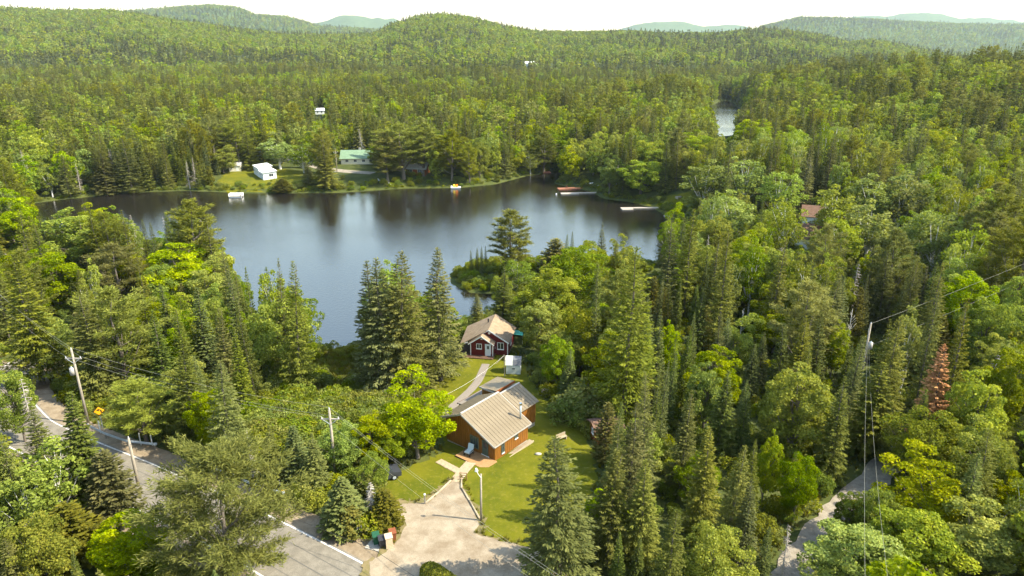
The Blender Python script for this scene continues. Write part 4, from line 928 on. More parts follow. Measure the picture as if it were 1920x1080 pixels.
def trunk_mesh(name, h, r, m, limbs=(), bend=.15, seed=0, start=.3):
    g = np.random.default_rng(seed); b = MB(); pts = [(g.normal()*bend*t, g.normal()*bend*t, h*t-.4*(t == 0)) for t in (0, .25, .5, .75, 1)]
    b.tube(pts, [r*1.25, r*.85, r*.62, r*.36, r*.08], 8, False)
    for c in limbs:
        z = min(c[2]*.8, h*.9)*(start+(1-start)*g.random()); p0 = np.array((0, 0, z)); p1 = np.array(c); mid = (p0+p1)/2+np.array((0, 0, -.06*h*g.random()))
        b.tube([p0, mid, p1], [r*.42, r*.26, r*.06], 5, False)
    me = b.mesh(name, True); me.materials.append(MATS[m]); return me
def crown_mesh(name, res, m):
    me = polymesh(name, *res[:2], tint=res[2]); me.materials.append(MATS[m]); return me
def twigs(seed, h, r, levels=22, zlo=.12):
    """bare branches of a dead conifer"""
    g = np.random.default_rng(seed); b = MB()
    for k in range(levels):
        zf = zlo+(1-zlo)*k/levels
        for j in range(5):
            a = g.random()*6.28; R = r*(1-zf)**.8*(.5+.6*g.random())+.1; p = np.array((0, 0, zf*h)); d = np.array((math.cos(a), math.sin(a), -.15-.2*g.random()))
            e = p+d*R; b.tube([p, p+d*R*.5+np.array((0, 0, .05)), e], [.045, .03, .012], 3, False)
            for q in range(3):
                f = p+d*R*(.35+.2*q); a2 = a+(.7 if q % 2 else -.7); b.tube([f, f+np.array((math.cos(a2), math.sin(a2), -.3))*R*.35], [.022, .008], 3, False)
    me = b.mesh('branches'); a_ = me.attributes.new('tint', 'FLOAT', 'POINT'); a_.data.foreach_set('value', g.random(len(me.vertices)).astype(np.float32)); return me
PROTO = {}      # kind -> list of (height, radius, crown mesh, trunk mesh)
def addp(kind, h, r, crown, trunk): PROTO.setdefault(kind, []).append((h, r, crown, trunk))
for s in range(5):
    rr = (2.7, 2.4, 3.1, 2.8, 2.5)[s]
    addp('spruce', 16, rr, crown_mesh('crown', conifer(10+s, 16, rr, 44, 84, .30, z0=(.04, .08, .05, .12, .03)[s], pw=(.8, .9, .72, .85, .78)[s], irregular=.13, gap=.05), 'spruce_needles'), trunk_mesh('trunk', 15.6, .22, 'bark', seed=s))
for s in range(3):
    rr = (1.9, 1.6, 2.1)[s]
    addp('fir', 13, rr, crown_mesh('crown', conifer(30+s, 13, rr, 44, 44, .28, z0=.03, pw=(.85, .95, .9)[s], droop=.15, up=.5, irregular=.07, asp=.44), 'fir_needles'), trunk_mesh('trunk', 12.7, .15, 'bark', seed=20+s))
for s in range(3):
    rr = (3.6, 3.2, 4.0)[s]
    addp('pine', 16, rr, crown_mesh('crown', pine(50+s, 16, rr, 18, 9, 30, .52), 'pine_needles'), trunk_mesh('trunk', 15, .26, 'bark', [(rr*.7*math.cos(a), rr*.7*math.sin(a), 5+a*1.3) for a in np.arange(0, 6.2, .55)], seed=30+s))
addp('bigpine', 13, 5.6, crown_mesh('crown', pine(57, 13, 5.6, 18, 13, 40, .52, z0=.12, top=.6, asp=.14), 'roadside_pine_needles'), trunk_mesh('trunk', 12, .28, 'bark', [(3.6*math.cos(a*1.7), 3.6*math.sin(a*1.7), 3+a*1.2) for a in np.arange(0, 6.2, .4)], seed=38))
for s in range(4):
    rr = (3.4, 3.0, 3.8, 3.3)[s]; R = broad(70+s, 11, rr, 104, 140, .245, zc=.57, zr=.45, br=.23)
    addp('maple', 11, rr, crown_mesh('crown', R, 'maple_leaves'), trunk_mesh('trunk', 8.5, .2, 'bark', R[3][::4], seed=40+s))
for s in range(3):
    rr = (2.6, 2.2, 2.9)[s]; R = broad(90+s, 13, rr, 62, 62, .30, zc=.60, zr=.41, br=.26, droop=.9)
    addp('birch', 13, rr, crown_mesh('crown', R, 'birch_leaves'), trunk_mesh('trunk', 11.5, .14, 'birch_bark', R[3][::3], seed=50+s, start=.25))
for s in range(2):
    addp('cedar', 8, 1.5, crown_mesh('crown', conifer(110+s, 8, 1.6, 34, 26, .30, z0=.02, pw=.6, droop=-.35, up=.8, irregular=.12, asp=.5), 'cedar_needles'), trunk_mesh('trunk', 7.6, .14, 'bark', seed=60+s))
for s in range(2):
    tw = twigs(120+s, 11, 1.8); tw.materials.append(MATS['bare_twigs']); addp('dead', 11, 1.8, tw, trunk_mesh('trunk', 10.8, .15, 'dead_wood', seed=64+s))
addp('rust', 12, 1.9, crown_mesh('crown', conifer(130, 12, 1.9, 38, 44, .32, z0=.03, pw=.8, droop=.2, irregular=.1), 'rust_needles'), trunk_mesh('trunk', 11.6, .15, 'bark', seed=70))
for s in range(3):
    R = broad(140+s, 2.6, 1.7, 22, 70, .22, zc=.5, zr=.5, br=.36); addp('shrub', 2.6, 1.7, crown_mesh('crown', R, 'shrub_leaves'), trunk_mesh('trunk', 1.5, .06, 'bark', R[3][::4], seed=74+s, start=.1))
def snag_mesh(seed):
    g = np.random.default_rng(seed); b = MB(); b.tube([(0, 0, -.3), (.1, 0, 3), (.05, .1, 6.5), (.2, .1, 9.5)], [.16, .13, .09, .03], 7)
    for k in range(9):
        a = g.random()*6.28; z = 3.5+k*.6; R = 1.6*(1-k/12); b.tube([(0, 0, z), (math.cos(a)*R*.5, math.sin(a)*R*.5, z+.5*R), (math.cos(a)*R, math.sin(a)*R, z+1.2*R)], [.06, .04, .012], 5)
    return b.mesh('trunk', True)
for s in range(2):
    me = snag_mesh(150+s); me.materials.append(MATS['birch_bark']); addp('snag', 9.5, 1.6, None, me)

# ------------------------------------------------------------------ trees: placing
NAME = dict(spruce='spruce_tree', fir='fir_tree', pine='pine_tree', bigpine='pine_tree', maple='maple_tree', birch='birch_tree', cedar='cedar_tree', dead='dead_conifer', rust='dead_fir', shrub='shrub', snag='bare_snag')
LOOK = dict(spruce='olive-green spruce', fir='narrow blue-green fir', pine='feathery pine', bigpine='broad feathery pine', maple='bright green leafy tree', birch='pale green birch', cedar='brownish-green cedar', dead='grey dead conifer', rust='rust-red dead fir', shrub='leafy green shrub', snag='bare white snag')
CAT = dict(spruce='spruce tree', fir='fir tree', pine='pine tree', bigpine='pine tree', maple='broadleaf tree', birch='birch tree', cedar='cedar tree', dead='dead tree', rust='dead tree', shrub='shrub', snag='dead tree')
TREES = []      # dicts
def put(kind, foot, h, wr=None, label=None, var=None, hero=False):
    P = PROTO[kind]; v = RNG.integers(len(P)) if var is None else var % len(P); H, R = P[v][:2]
    sz = h/H; sx = (wr/R) if wr else sz*(.80+.36*RNG.random())
    TREES.append(dict(kind=kind, foot=tuple(foot), h=h, r=R*sx, sx=sx, sz=sz, v=int(v), rot=RNG.random()*6.28, label=label, hero=hero))
def T(kind, px, py, h, wpx=None, label=None, base=False, var=None):
    """hero tree: tip on this bearing (or foot, with base=True) and crown width as seen"""
    if base: f = hit(px, py)
    else:
        f = stand(px, py, h)
        while inpoly([f[0]], [f[1]], LAKE)[0] and h > 4: h *= .94; f = stand(px, py, h)
    dist = math.sqrt(f[0]**2+f[1]**2+(CAMZ-f[2]-h/2)**2); wr = wpx/2*dist/FPX if wpx else None
    put(kind, f, h, wr, label, var, True)
# centre and yard
T('spruce', 716, 482, 20.0, 122, 'tallest spruce of the clump left of the lawn, with bare dead lower branches', var=3)
T('spruce', 742, 466, 21.0, 128, 'spruce with the highest tip in the clump left of the lawn', var=2); T('spruce', 690, 492, 19, 96, 'slimmer spruce on the lake side of the clump left of the lawn', var=4)
T('spruce', 816, 461, 20.5, 114, 'solitary dark spruce with bare trunk foot left of the red cabin', var=3)
T('maple', 777, 733, 8.6, 122, 'round bright maple on the lawn beside the brown cabin', var=0); T('maple', 690, 778, 6.0, 90, 'low bright maple left of the round lawn maple', var=1); T('maple', 645, 800, 5.5, 80, 'bushy maple behind the crossarm pole', var=2); T('maple', 735, 790, 5.5, 70, 'small maple tucked behind the round lawn maple', var=3)
T('pine', 957, 395, 15.5, 74, 'dense pine standing on the grassy point in the lake', var=1); 
for i, (px, py) in enumerate(((884, 470), (894, 464), (903, 462), (911, 461))): T('fir', px, py, 5.6+i*.3, 12, f'{("first", "second", "third", "fourth")[i]} from the left of four little firs on the lake point')
T('spruce', 942, 500, 11.8, 60, 'dark spruce right behind the red cabin', var=1); T('spruce', 893, 551, 7.4, 42, 'small spruce just left behind the red cabin roof', var=4)
T('birch', 972, 486, 7, 60, 'yellowish leafy tree beside the lake point pine'); T('cedar', 1040, 448, 8, 60, 'brownish cedar at the shore behind the bright maples'); T('fir', 1061, 440, 8, 20); T('fir', 1074, 434, 8.5, 16); T('spruce', 1131, 418, 13, 34); T('spruce', 1156, 450, 11, 34)
T('maple', 1079, 466, 12.5, 112, 'tall bright maple at the back of the cluster right of the red cabin', var=2); T('maple', 1030, 518, 11, 112, 'broad maple in front of the cluster right of the red cabin', var=0); T('maple', 1012, 562, 9.5, 80, 'maple overhanging the pale shed', var=1); T('maple', 1092, 575, 11, 90, 'maple at the right of the cluster beside the narrow fir', var=3)
T('fir', 1123, 508, 17, 34, 'tall narrow fir between the bright maples and the huge spruce'); T('spruce', 1188, 462, 23.4, 140, 'huge olive spruce standing alone in the middle of the right wood', var=2)
T('fir', 1066, 655, 7.5, 44, 'small fir behind the lilac bundle'); T('maple', 1082, 616, 8, 66); T('shrub', 1105, 722, 4.6, 112, 'large rounded bush at the back of the lawn beside the hut'); T('shrub', 1070, 745, 3.6, 70)
# right wood, front to back
T('spruce', 1060, 826, 14.5, 168, 'big spruce in front of the lawn whose shadow crosses the drive', var=2); T('spruce', 1186, 756, 13, 84, var=0); T('spruce', 1160, 782, 12, 70); T('spruce', 1150, 846, 11.5, 110, var=3); T('spruce', 1222, 700, 14, 60); T('spruce', 1212, 862, 11, 84); T('spruce', 1262, 960, 10, 80); T('fir', 1410, 900, 9.5, 56)
for px, py, h, w_ in ((1234, 510, 12, 26), (1260, 524, 11, 28), (1272, 522, 11, 26), (1316, 539, 13, 42), (1303, 588, 11, 32), (1288, 618, 11, 36), (1267, 627, 12, 36), (1258, 653, 11, 32), (1247, 677, 11, 30), (1236, 692, 11, 30), (1362, 696, 11, 64), (1404, 724, 9, 36), (1473, 609, 11, 46), (1435, 624, 9, 36), (1415, 644, 9, 40), (1549, 586, 12, 40), (1740, 732, 9, 40), (1440, 990, 7, 42), (1836, 853, 10, 66)): T('fir', px, py, h, w_)
for px, py, h, w_ in ((1262, 404, 20, 58), (1298, 392, 21, 60), (1345, 440, 19, 60), (1368, 425, 22, 66), (1465, 440, 19, 50), (1765, 540, 17, 44), (1828, 562, 18, 62), (1812, 572, 15, 30), (1652, 681, 11, 96), (1584, 708, 12, 66), (1866, 810, 11, 70), (1290, 730, 12, 60), (1330, 800, 12, 80), (1385, 830, 12, 80)): T('spruce', px, py, h, w_)
for px, py, h, w_ in ((1347, 664, 9.5, 92), (1460, 586, 7, 84), (1508, 690, 11.5, 118), (1573, 610, 9, 40), (1856, 706, 11, 86), (1752, 776, 8, 110), (1901, 655, 11, 60), (1600, 925, 5, 50), (1612, 985, 6.5, 140), (1770, 880, 8, 120), (1505, 858, 7, 62), (1445, 822, 8, 44), (1345, 1000, 7, 110), (1330, 690, 9, 70), (1720, 960, 7, 130), (1850, 960, 7, 120)): T('maple', px, py, h, w_)
T('rust', 1779, 644, 13.2, 66, 'rust-red dead fir standing among green trees on the right'); T('snag', 1393, 578, 6.5, 20, 'bare white snag in the dark gap left of the leafy shrubs'); T('snag', 1530, 575, 7, 30); T('snag', 1600, 580, 7, 22); T('dead', 1483, 985, 7, 50, 'thin greyish dying conifer beside the gravel lane')
for px, py in ((1400, 300), (1465, 318), (1478, 372), (1572, 352), (1590, 400), (1650, 330), (1700, 330), (1720, 325), (1640, 380), (1735, 390), (1770, 400), (1385, 360)): T('birch', px, py, 15, 74)
T('birch', 1325, 300, 16, 80); T('maple', 1215, 262, 14, 70, 'bright yellow-green round tree on the right bank of the inlet'); T('maple', 1300, 250, 15, 90); T('maple', 1410, 222, 16, 70); T('maple', 1205, 300, 12, 80)
T('snag', 1157, 310, 8, 16, 'bare white snag standing on the right bank behind the docks'); T('snag', 962, 232, 14, 30, 'tall bare white birch snag on the far shore'); T('snag', 905, 226, 11, 26)
# left wood
T('bigpine', 396, 850, 12.2, 222, 'broad feathery pine hiding the road in front', var=0)
T('fir', 118, 738, 13, 84, 'pale green fir standing in front of the guardrail bend'); T('spruce', 57, 765, 10, 60); T('dead', 38, 707, 10, 54, 'grey dead conifer at the left roadside'); T('birch', 84, 835, 9, 84); T('cedar', 192, 848, 7.6, 80, 'brownish cedar between the guardrail fir and the big pine'); T('maple', 215, 985, 5.5, 110); T('cedar', 120, 950, 6, 90); T('birch', 30, 880, 8, 80)
T('maple', 90, 466, 13, 84, 'bright yellow-green maple near the left edge below the lake end'); T('maple', 20, 362, 15, 66, 'rounded bright maple at the left edge by the lake'); T('maple', 140, 398, 14, 92, 'broad rounded tree at the left end of the lake'); T('spruce', 30, 392, 17, 40); T('spruce', 173, 388, 17, 42); T('pine', 193, 398, 15, 66); T('spruce', 230, 393, 18, 44, 'pointed spruce rising in front of the left lake end'); T('fir', 281, 416, 15, 32, 'soft green larch-like fir left of the feathery lake pine'); T('dead', 305, 404, 15, 22)
T('pine', 347, 376, 19, 82, 'tall feathery pine against the lake on the left'); T('spruce', 332, 423, 14, 34); T('spruce', 387, 410, 18, 56); T('spruce', 423, 445, 19, 44); T('fir', 428, 493, 17, 40); T('fir', 462, 503, 17, 34, 'rightmost narrow fir of the left wood, against the water')
T('spruce', 515, 484, 18.5, 44, 'taller left one of the two shore spruces beside the bright maple', var=1); T('spruce', 537, 491, 19, 70, 'broader right one of the two shore spruces beside the bright maple', var=3); T('maple', 515, 566, 12, 108, 'bright maple standing below the two shore spruces', var=2)
T('pine', 207, 457, 14, 84); T('maple', 333, 466, 12.5, 108); T('maple', 378, 497, 11, 80); T('maple', 300, 500, 10, 70); T('maple', 240, 480, 10, 60); T('spruce', 257, 476, 15, 36); T('spruce', 267, 530, 14, 38); T('fir', 303, 530, 14, 44); T('fir', 367, 543, 14, 58); T('fir', 335, 577, 12, 50); T('fir', 287, 583, 13, 60); T('fir', 437, 613, 12, 44); T('pine', 200, 540, 15, 124, 'wide feathery pine in the middle of the left wood'); T('spruce', 22, 490, 18, 100, 'large greyish spruce at the left edge'); T('spruce', 150, 550, 15, 84); T('pine', 252, 713, 8, 100, 'low pine beside the curve sign'); T('spruce', 405, 675, 13, 84); T('spruce', 330, 640, 13, 70); T('maple', 347, 752, 4.6, 60); T('maple', 12, 695, 9, 60); T('maple', 75, 590, 10, 70); T('spruce', 455, 560, 15, 44)
T('fir', 545, 802, 7.2, 70); T('spruce', 585, 815, 7.0, 60); T('spruce', 500, 800, 7.5, 60); T('fir', 640, 895, 5.6, 100, 'bushy fir beside the crossarm pole'); T('dead', 462, 806, 6, 30, 'twiggy dead snag above the guardrail'); T('dead', 692, 905, 4.6, 60, 'twisted half-dead conifer behind the bins'); T('cedar', 720, 918, 4.0, 60); T('shrub', 690, 888, 3.0, 60); T('maple', 700, 855, 4.5, 60); T('shrub', 680, 962, 2.2, 56, 'dark green shrub behind the mailbox'); T('cedar', 655, 950, 3.2, 50)
# far shore landmarks
T('pine', 752, 232, 21, 96, 'biggest pine on the far shore behind the beach chairs'); T('pine', 722, 250, 19, 56); T('pine', 845, 245, 19, 66, 'pine on the far shore right behind the pedal boat'); T('pine', 790, 232, 20, 60); T('spruce', 605, 262, 18, 52, 'dark spruce on the far lawn between the white house and green roof'); T('birch', 520, 262, 12, 60, 'willowy pale tree in front of the long white house'); T('birch', 565, 268, 12, 54); T('spruce', 575, 306, 7.5, 30); T('maple', 414, 282, 9, 46, 'bright maple left of the cream shed'); T('spruce', 462, 248, 15, 40); T('pine', 437, 222, 19, 60); T('dead', 348, 300, 14, 18, 'grey dead conifer on the left far shore'); T('dead', 40, 280, 14, 22); T('spruce', 230, 258, 21, 52, 'tall pale spruce on the left far shore'); T('spruce', 185, 280, 17, 50); T('birch', 88, 318, 10, 30); T('spruce', 115, 290, 17, 36); T('cedar', 528, 335, 5, 36); T('dead', 678, 240, 14, 20)
T('maple', 1225, 275, 12, 60); T('spruce', 1080, 225, 20, 60); T('pine', 1020, 248, 17, 50); T('maple', 1055, 262, 13, 50); T('birch', 995, 285, 12, 40)
T('spruce', 1757, 118, 26, 16, 'dark lone conifer standing above the right-hand ridge')

# keep-clear windows of the photograph's open places (no filler tree may hide them)
CLEAR = [[(52,404),(52,378),(230,360),(450,366),(640,362),(860,354),(1020,326),(1042,346),(1130,376),(1250,406),(1238,440),(1225,495),(1190,455),(1000,452),(985,420),(955,400),(925,425),(890,460),(850,500),(830,560),(816,462),(787,500),(742,470),(690,492),(655,655),(605,662),(582,590),(537,490),(500,485),(485,570),(440,505),(400,412),(340,380),(280,410),(230,395),(170,392),(110,398),(80,402)],
 [(640,1080),(520,945),(560,925),(690,990),(745,955),(690,905),(745,885),(835,850),(832,800),(770,745),(757,705),(800,690),(860,672),(862,610),(935,585),(965,615),(985,690),(1010,740),(1040,770),(1085,790),(1118,812),(1118,840),(1110,890),(1075,960),(1010,1040),(1010,1080)],
 [(150,790),(300,838),(310,870),(300,920),(190,835)], [(120,665),(150,665),(175,790),(150,790)], [(175,750),(205,750),(210,800),(180,800)], [(850,550),(880,550),(885,600),(850,600)],
 [(520,930),(560,925),(690,1000),(760,1080),(480,1080),(540,1000)], [(430,300),(545,298),(600,330),(560,360),(415,360),(425,325)], [(638,284),(692,280),(695,300),(640,300)], [(620,312),(690,312),(690,328),(620,328)], [(770,302),(800,302),(800,332),(770,332)],
 [(1640,845),(1690,880),(1500,1080),(1455,1080),(1600,915)], [(1500,425),(1540,395),(1545,420),(1535,465),(1500,465)], [(1340,208),(1378,208),(1376,262),(1338,248)], [(1622,600),(1645,600),(1645,668),(1622,668)], [(1180,365),(1290,358),(1292,400),(1180,400)], [(1040,330),(1120,338),(1130,372),(1040,372)],
 [(600,665),(650,660),(690,720),(720,760),(640,780),(560,740),(560,700)], [(1385,578),(1402,578),(1402,628),(1385,628)], [(1782,650),(1800,700),(1800,760),(1760,760),(1762,700)], [(618,803),(640,803),(640,890),(618,890)], [(848,335),(866,335),(866,360),(848,360)], [(700,335),(745,335),(745,358),(700,358)], [(850,505),(1000,480),(1000,500),(890,520)], [(72,256),(92,256),(92,274),(72,274)], [(585,205),(615,205),(615,216),(585,216)], [(430,860),(425,780),(470,780),(470,860)], [(480,770),(700,766),(745,800),(700,850),(610,800),(480,812)], [(1000,310),(1035,310),(1035,325),(1000,325)]]
OPEN_GROUND = [YARD, DRIVE, FLAWN, RLAWN]
def allowed(x, y, h, r, pad=0):
    """vectorised: not in water, on roads, in yards or houses, and not hiding an open place"""
    ok = ~(inpoly(x, y, LAKE) | inpoly(x, y, POND) | inpoly(x, y, POND2))
    for P in OPEN_GROUND: ok &= ~inpoly(x, y, P)
    ok &= segdist(x, y, ROADC, False) > 7.0+pad; ok &= segdist(x, y, LANE, False) > 3.4+pad; ok &= segdist(x, y, FROAD, False) > 4
    ok &= segdist(x, y, LAKE) > 1.0
    for o in FAR: ok &= np.hypot(x-o.location.x, y-o.location.y) > (7.5 if o.location.y < 330 else 5.5)
    z = land(x, y)
    for P in CLEAR:
        for t in (.12, .3, .45, .56, .65, .73, .8, .87, .94, 1.0):
            for s_ in (-.75, 0, .75):
                px, py, f = proj(x+s_*r*(1.05-t if t > .5 else .8), y, z+h*t); ok &= ~(inpoly(px, py, P) & (f > 0))
    return ok
HX = np.array([t['foot'][0] for t in TREES]); HY = np.array([t['foot'][1] for t in TREES]); HR = np.array([t['r'] for t in TREES])
def scatter(n, region, seed):
    """jittered points in the field of view between two distances"""
    g = np.random.default_rng(seed); y0, y1, mar = region
    y = np.sqrt(y0**2+(y1**2-y0**2)*g.random(n)); x = (g.random(n)*2-1)*(y*.80+mar); return x, y
def thin(x, y, sp, taken=None):
    """keep points at least sp apart (grid hashing)"""
    keep = []; cell = {}; k_ = float(np.max(sp))
    for i in range(len(x)):
        cx, cy_ = int(x[i]//k_), int(y[i]//k_); ok = True
        for a in (-1, 0, 1):
            for b in (-1, 0, 1):
                for j in cell.get((cx+a, cy_+b), ()):
                    if (x[i]-x[j])**2+(y[i]-y[j])**2 < (.5*(sp[i]+sp[j]))**2: ok = False; break
                if not ok: break
            if not ok: break
        if ok: cell.setdefault((cx, cy_), []).append(i); keep.append(i)
    return np.array(keep)
def kinds_for(x, y, g):
    """mix of species by place"""
    n = len(x); u = g.random(n); fa = sstep(500, 1100, y); patch = (1-fa)*vnoise(x+500, y+100, 34)+fa*(.6*vnoise(x+500, y+100, 240)+.4*vnoise(x, y, 90))+.35*(vnoise(x, y, 11)-.5); k = np.empty(n, object)
    hardw = np.clip((patch-.5)*2.2+.42, .12, .88); hardw = np.where((y > 130) & (y < 700) & (x < 60), hardw*.85, hardw)
    hardw = np.where((x > 4) & (x < 24) & (y < 75), hardw*.45, hardw); hardw = np.where((x > 60) & (y > 110) & (y < 700), np.clip(hardw*1.0+.02, 0, .85), hardw); hardw = np.where(y > 1000, np.clip(.25+sstep(1000, 1600, y)*.5+(patch-.5)*1.8, .05, .98), hardw)
    v = g.random(n); con = np.where(v < .50, 'spruce', np.where(v < .86, 'fir', np.where(v < .94, 'pine', np.where(v < .975, 'cedar', 'dead'))))
    dec = np.where(v < np.where((x > 70) & (y > 100), .40, .76), 'maple', 'birch')
    k[:] = np.where(u < hardw, dec, con); return k
HGT = dict(spruce=(11, 22), fir=(8, 17), pine=(14, 21), maple=(8, 14.5), birch=(10, 16.5), cedar=(6, 9.5), dead=(9, 13))
def heights(k, g): lo = np.array([HGT[q][0] for q in k]); hi = np.array([HGT[q][1] for q in k]); return lo+(hi-lo)*g.random(len(k))
g = np.random.default_rng(21)
x, y = scatter(20000, (34, 330, 30), 31); k = kinds_for(x, y, g); h = heights(k, g); R0 = dict(spruce=2.6, fir=1.8, pine=3.2, maple=3.3, birch=2.6, cedar=1.5, dead=1.8)
near_small = sstep(95, 45, y); h = h*(1-.38*near_small)
r = np.array([R0[q] for q in k])*h/np.array([dict(spruce=16, fir=13, pine=16, maple=11, birch=13, cedar=8, dead=11)[q] for q in k])
ok = allowed(x, y, h, r)
d = np.array([np.min(np.hypot(HX-a, HY-b)-HR*.55) for a, b in zip(x, y)]); ok &= d > r*.75
zz = land(x, y); D_ = np.hypot(x, y); pts3 = [proj(x, y, zz+h*t) for t in (.55, .75, .97)]
for t in TREES:
    fx0, fy0, fz0 = t['foot']; dt = math.hypot(fx0, fy0)
    if dt > 260 or t['kind'] == 'shrub': continue
    cx_, ct_, ff_ = proj(fx0, fy0, fz0+t['h']); _, cb_, _ = proj(fx0, fy0, fz0+t['h']*(.18 if t['label'] else .42)); wpx_ = t['r']*FPX/float(ff_)
    for (px_, py_, _) in pts3: ok &= ~((D_ < dt) & (np.abs(px_-cx_) < wpx_*.8) & (py_ > ct_-4) & (py_ < cb_))
x, y, k, h, r = x[ok], y[ok], k[ok], h[ok], r[ok]; kp = thin(x, y, r*1.25); x, y, k, h, r = x[kp], y[kp], k[kp], h[kp], r[kp]
z = land(x, y); fx, fy, ff = proj(x, y, z+h*.8); infr = (fx > -20) & (fx < 1940) & (fy < 1090) & (y > 30)
app = h/np.hypot(x, y)
from collections import Counter
LIM = dict(spruce=200, fir=170, pine=60, maple=185, birch=110, cedar=40, dead=40); cnt = Counter(t['kind'] for t in TREES); MASS = {}
for kk in LIM:
    sel = np.where(k == kk)[0]; sel = sel[np.argsort(-app[sel]*infr[sel])]; room = LIM[kk]-cnt[kk]; used = 0
    for i in sel:
        if infr[i] and used < room: put(kk, (x[i], y[i], z[i]), h[i]); used += 1
        else: MASS.setdefault(kk, []).append((x[i], y[i], z[i], h[i]))
# mid-distance forest, one mass per kind
def mass_points(n, reg, seed, sp, hs=1.0):
    g = np.random.default_rng(seed); x, y = scatter(n, reg, seed+1); k = kinds_for(x, y, g); h = heights(k, g)*hs
    r = np.full(len(x), sp*.5); ok = allowed(x, y, h, r*1.1) if reg[0] < 900 else np.ones(len(x), bool)
    x, y, k, h = x[ok], y[ok], k[ok], h[ok]; kp = thin(x, y, np.full(len(x), sp)); x, y, k, h = x[kp], y[kp], k[kp], h[kp]; z = land(x, y)
    for kk in set(k):
        s_ = k == kk; MASS.setdefault(kk, []).extend(np.column_stack([x[s_], y[s_], z[s_], h[s_]]).tolist())
mass_points(26000, (330, 640, 40), 61, 3.9); mass_points(30000, (640, 1100, 60), 71, 5.2)
FARMASS = {}
_keep, MASS = MASS, FARMASS
mass_points(42000, (1100, 2420, 120), 81, 7.5); mass_points(24000, (4150, 5350, 300), 91, 17, 1.5); mass_points(32000, (2420, 4150, 200), 95, 12, 1.2)
MASS = _keep

# ------------------------------------------------------------------ trees: labels that single each one out
LM = [(o['label'], o) for o in ()]
MARKS = [('the brown cabin', 925, 820), ('the red cabin', 915, 640), ('the pale garden shed', 964, 690), ('the brown hut', 1122, 815), ('the curve sign', 188, 762), ('the pole by the curve sign', 140, 700), ('the big roadside pine', 392, 960), ('the crossarm pole', 628, 830), ('the rust-red dead fir', 1778, 700), ('the tall forest pole', 1633, 635), ('the top of the gravel lane', 1660, 860), ('the bottom of the gravel lane', 1490, 1050), ('the reddish-brown roofs', 1518, 430), ('the pale L-shaped dock', 1202, 390), ('the rust-red dock', 1070, 352), ('the pedal boat', 855, 350), ('the biggest far-shore pine', 745, 290), ('the green metal roof', 665, 288), ('the long white house', 495, 312), ('the cream shed', 445, 312), ('the white railed raft', 443, 366), ('the two shore spruces', 525, 560), ('the lawn spruce clump', 715, 600), ('the solitary cabin spruce', 817, 570), ('the huge olive spruce', 1188, 600), ('the cabin maple cluster', 1050, 560), ('the lake point pine', 957, 440), ('the feathery lake pine', 347, 430), ('the left end of the lake', 70, 395), ('the right pond', 1358, 232), ('the bare gap snag', 1393, 600), ('the round lawn maple', 775, 800), ('the big spruce beside the drive', 1058, 920), ('the guardrail bend', 230, 825), ('the left-woods white cottage', 80, 268), ('the inlet mouth', 1035, 325), ('the rounded lane maple', 1508, 760), ('the wide left-wood pine', 200, 600), ('the bright left-edge maple', 88, 520), ('the pale birch grove', 1650, 380), ('the top right hillside', 1850, 190), ('the right picture edge', 1910, 420), ('the bottom right corner', 1880, 1040), ('the bottom left corner', 40, 1040), ('the left picture edge', 12, 620), ('the lower middle spruces', 1250, 980), ('the maples beyond the lane', 1790, 900), ('the mid-wood firs', 1275, 600), ('the lilac bundle', 1020, 737), ('the beach chairs', 720, 343), ('the dark forest gap', 1440, 520), ('the upper right wires', 1800, 560), ('the left cottages', 150, 330), ('the tall bare birch snag', 962, 270), ('the white-trunked birches right', 1420, 330), ('the far shore behind the raft', 330, 330)]
ORD = ['', 'second ', 'third ', 'fourth ', 'fifth ', 'sixth ', 'seventh ', 'eighth ', 'ninth ', 'tenth ', 'eleventh ', 'twelfth ', '13th ', '14th ', '15th ', '16th ', '17th ', '18th ', '19th ', '20th ']
slots = {}
for t in TREES:
    fx_, fy_, f_ = proj(t['foot'][0], t['foot'][1], t['foot'][2]+t['h']*.75); t['px'], t['py'] = float(fx_), float(fy_)
    if t['label']: continue
    j = min(range(len(MARKS)), key=lambda q: (MARKS[q][1]-t['px'])**2+((MARKS[q][2]-t['py'])*1.25)**2)
    dx, dy = t['px']-MARKS[j][1], t['py']-MARKS[j][2]
    side = ('right of' if dx > 0 else 'left of') if abs(dx) > abs(dy) else ('below' if dy > 0 else 'above')
    slots.setdefault((t['kind'], j, side), []).append((math.hypot(dx, dy), t))
for (kd, j, side), L in slots.items():
    L.sort(key=lambda q: q[0])
    for n_, (_, t) in enumerate(L):
        near_ = 'nearest' if n_ == 0 else ORD[min(n_, 19)]+'nearest'
        t['label'] = f"{LOOK[kd]} {side} {MARKS[j][0]}, {near_} one"

def plant(t):
    H, R, crown, trunk = PROTO[t['kind']][t['v']]
    e = empty(NAME[t['kind']], t['foot'], t['rot']); e.scale = (t['sx'], t['sx'], t['sz']); e.rotation_euler = (RNG.normal()*.028, RNG.normal()*.028, t['rot']); tag(e, t['label'], CAT[t['kind']], {'shrub': 'shrubs', 'snag': 'bare snags'}.get(t['kind'], CAT[t['kind']]+'s of the wood'))
    if trunk: link('trunk', trunk, e)
    if crown: link('branches' if t['kind'] == 'dead' else 'crown', crown, e)
    return e
dead_low = twigs(160, 6.0, 2.6, 12, .25); dead_low.materials.append(MATS['bare_twigs'])
for t in TREES:
    e = plant(t)
    if 'bare dead lower' in (t['label'] or ''): link('dead_branches', dead_low, e)

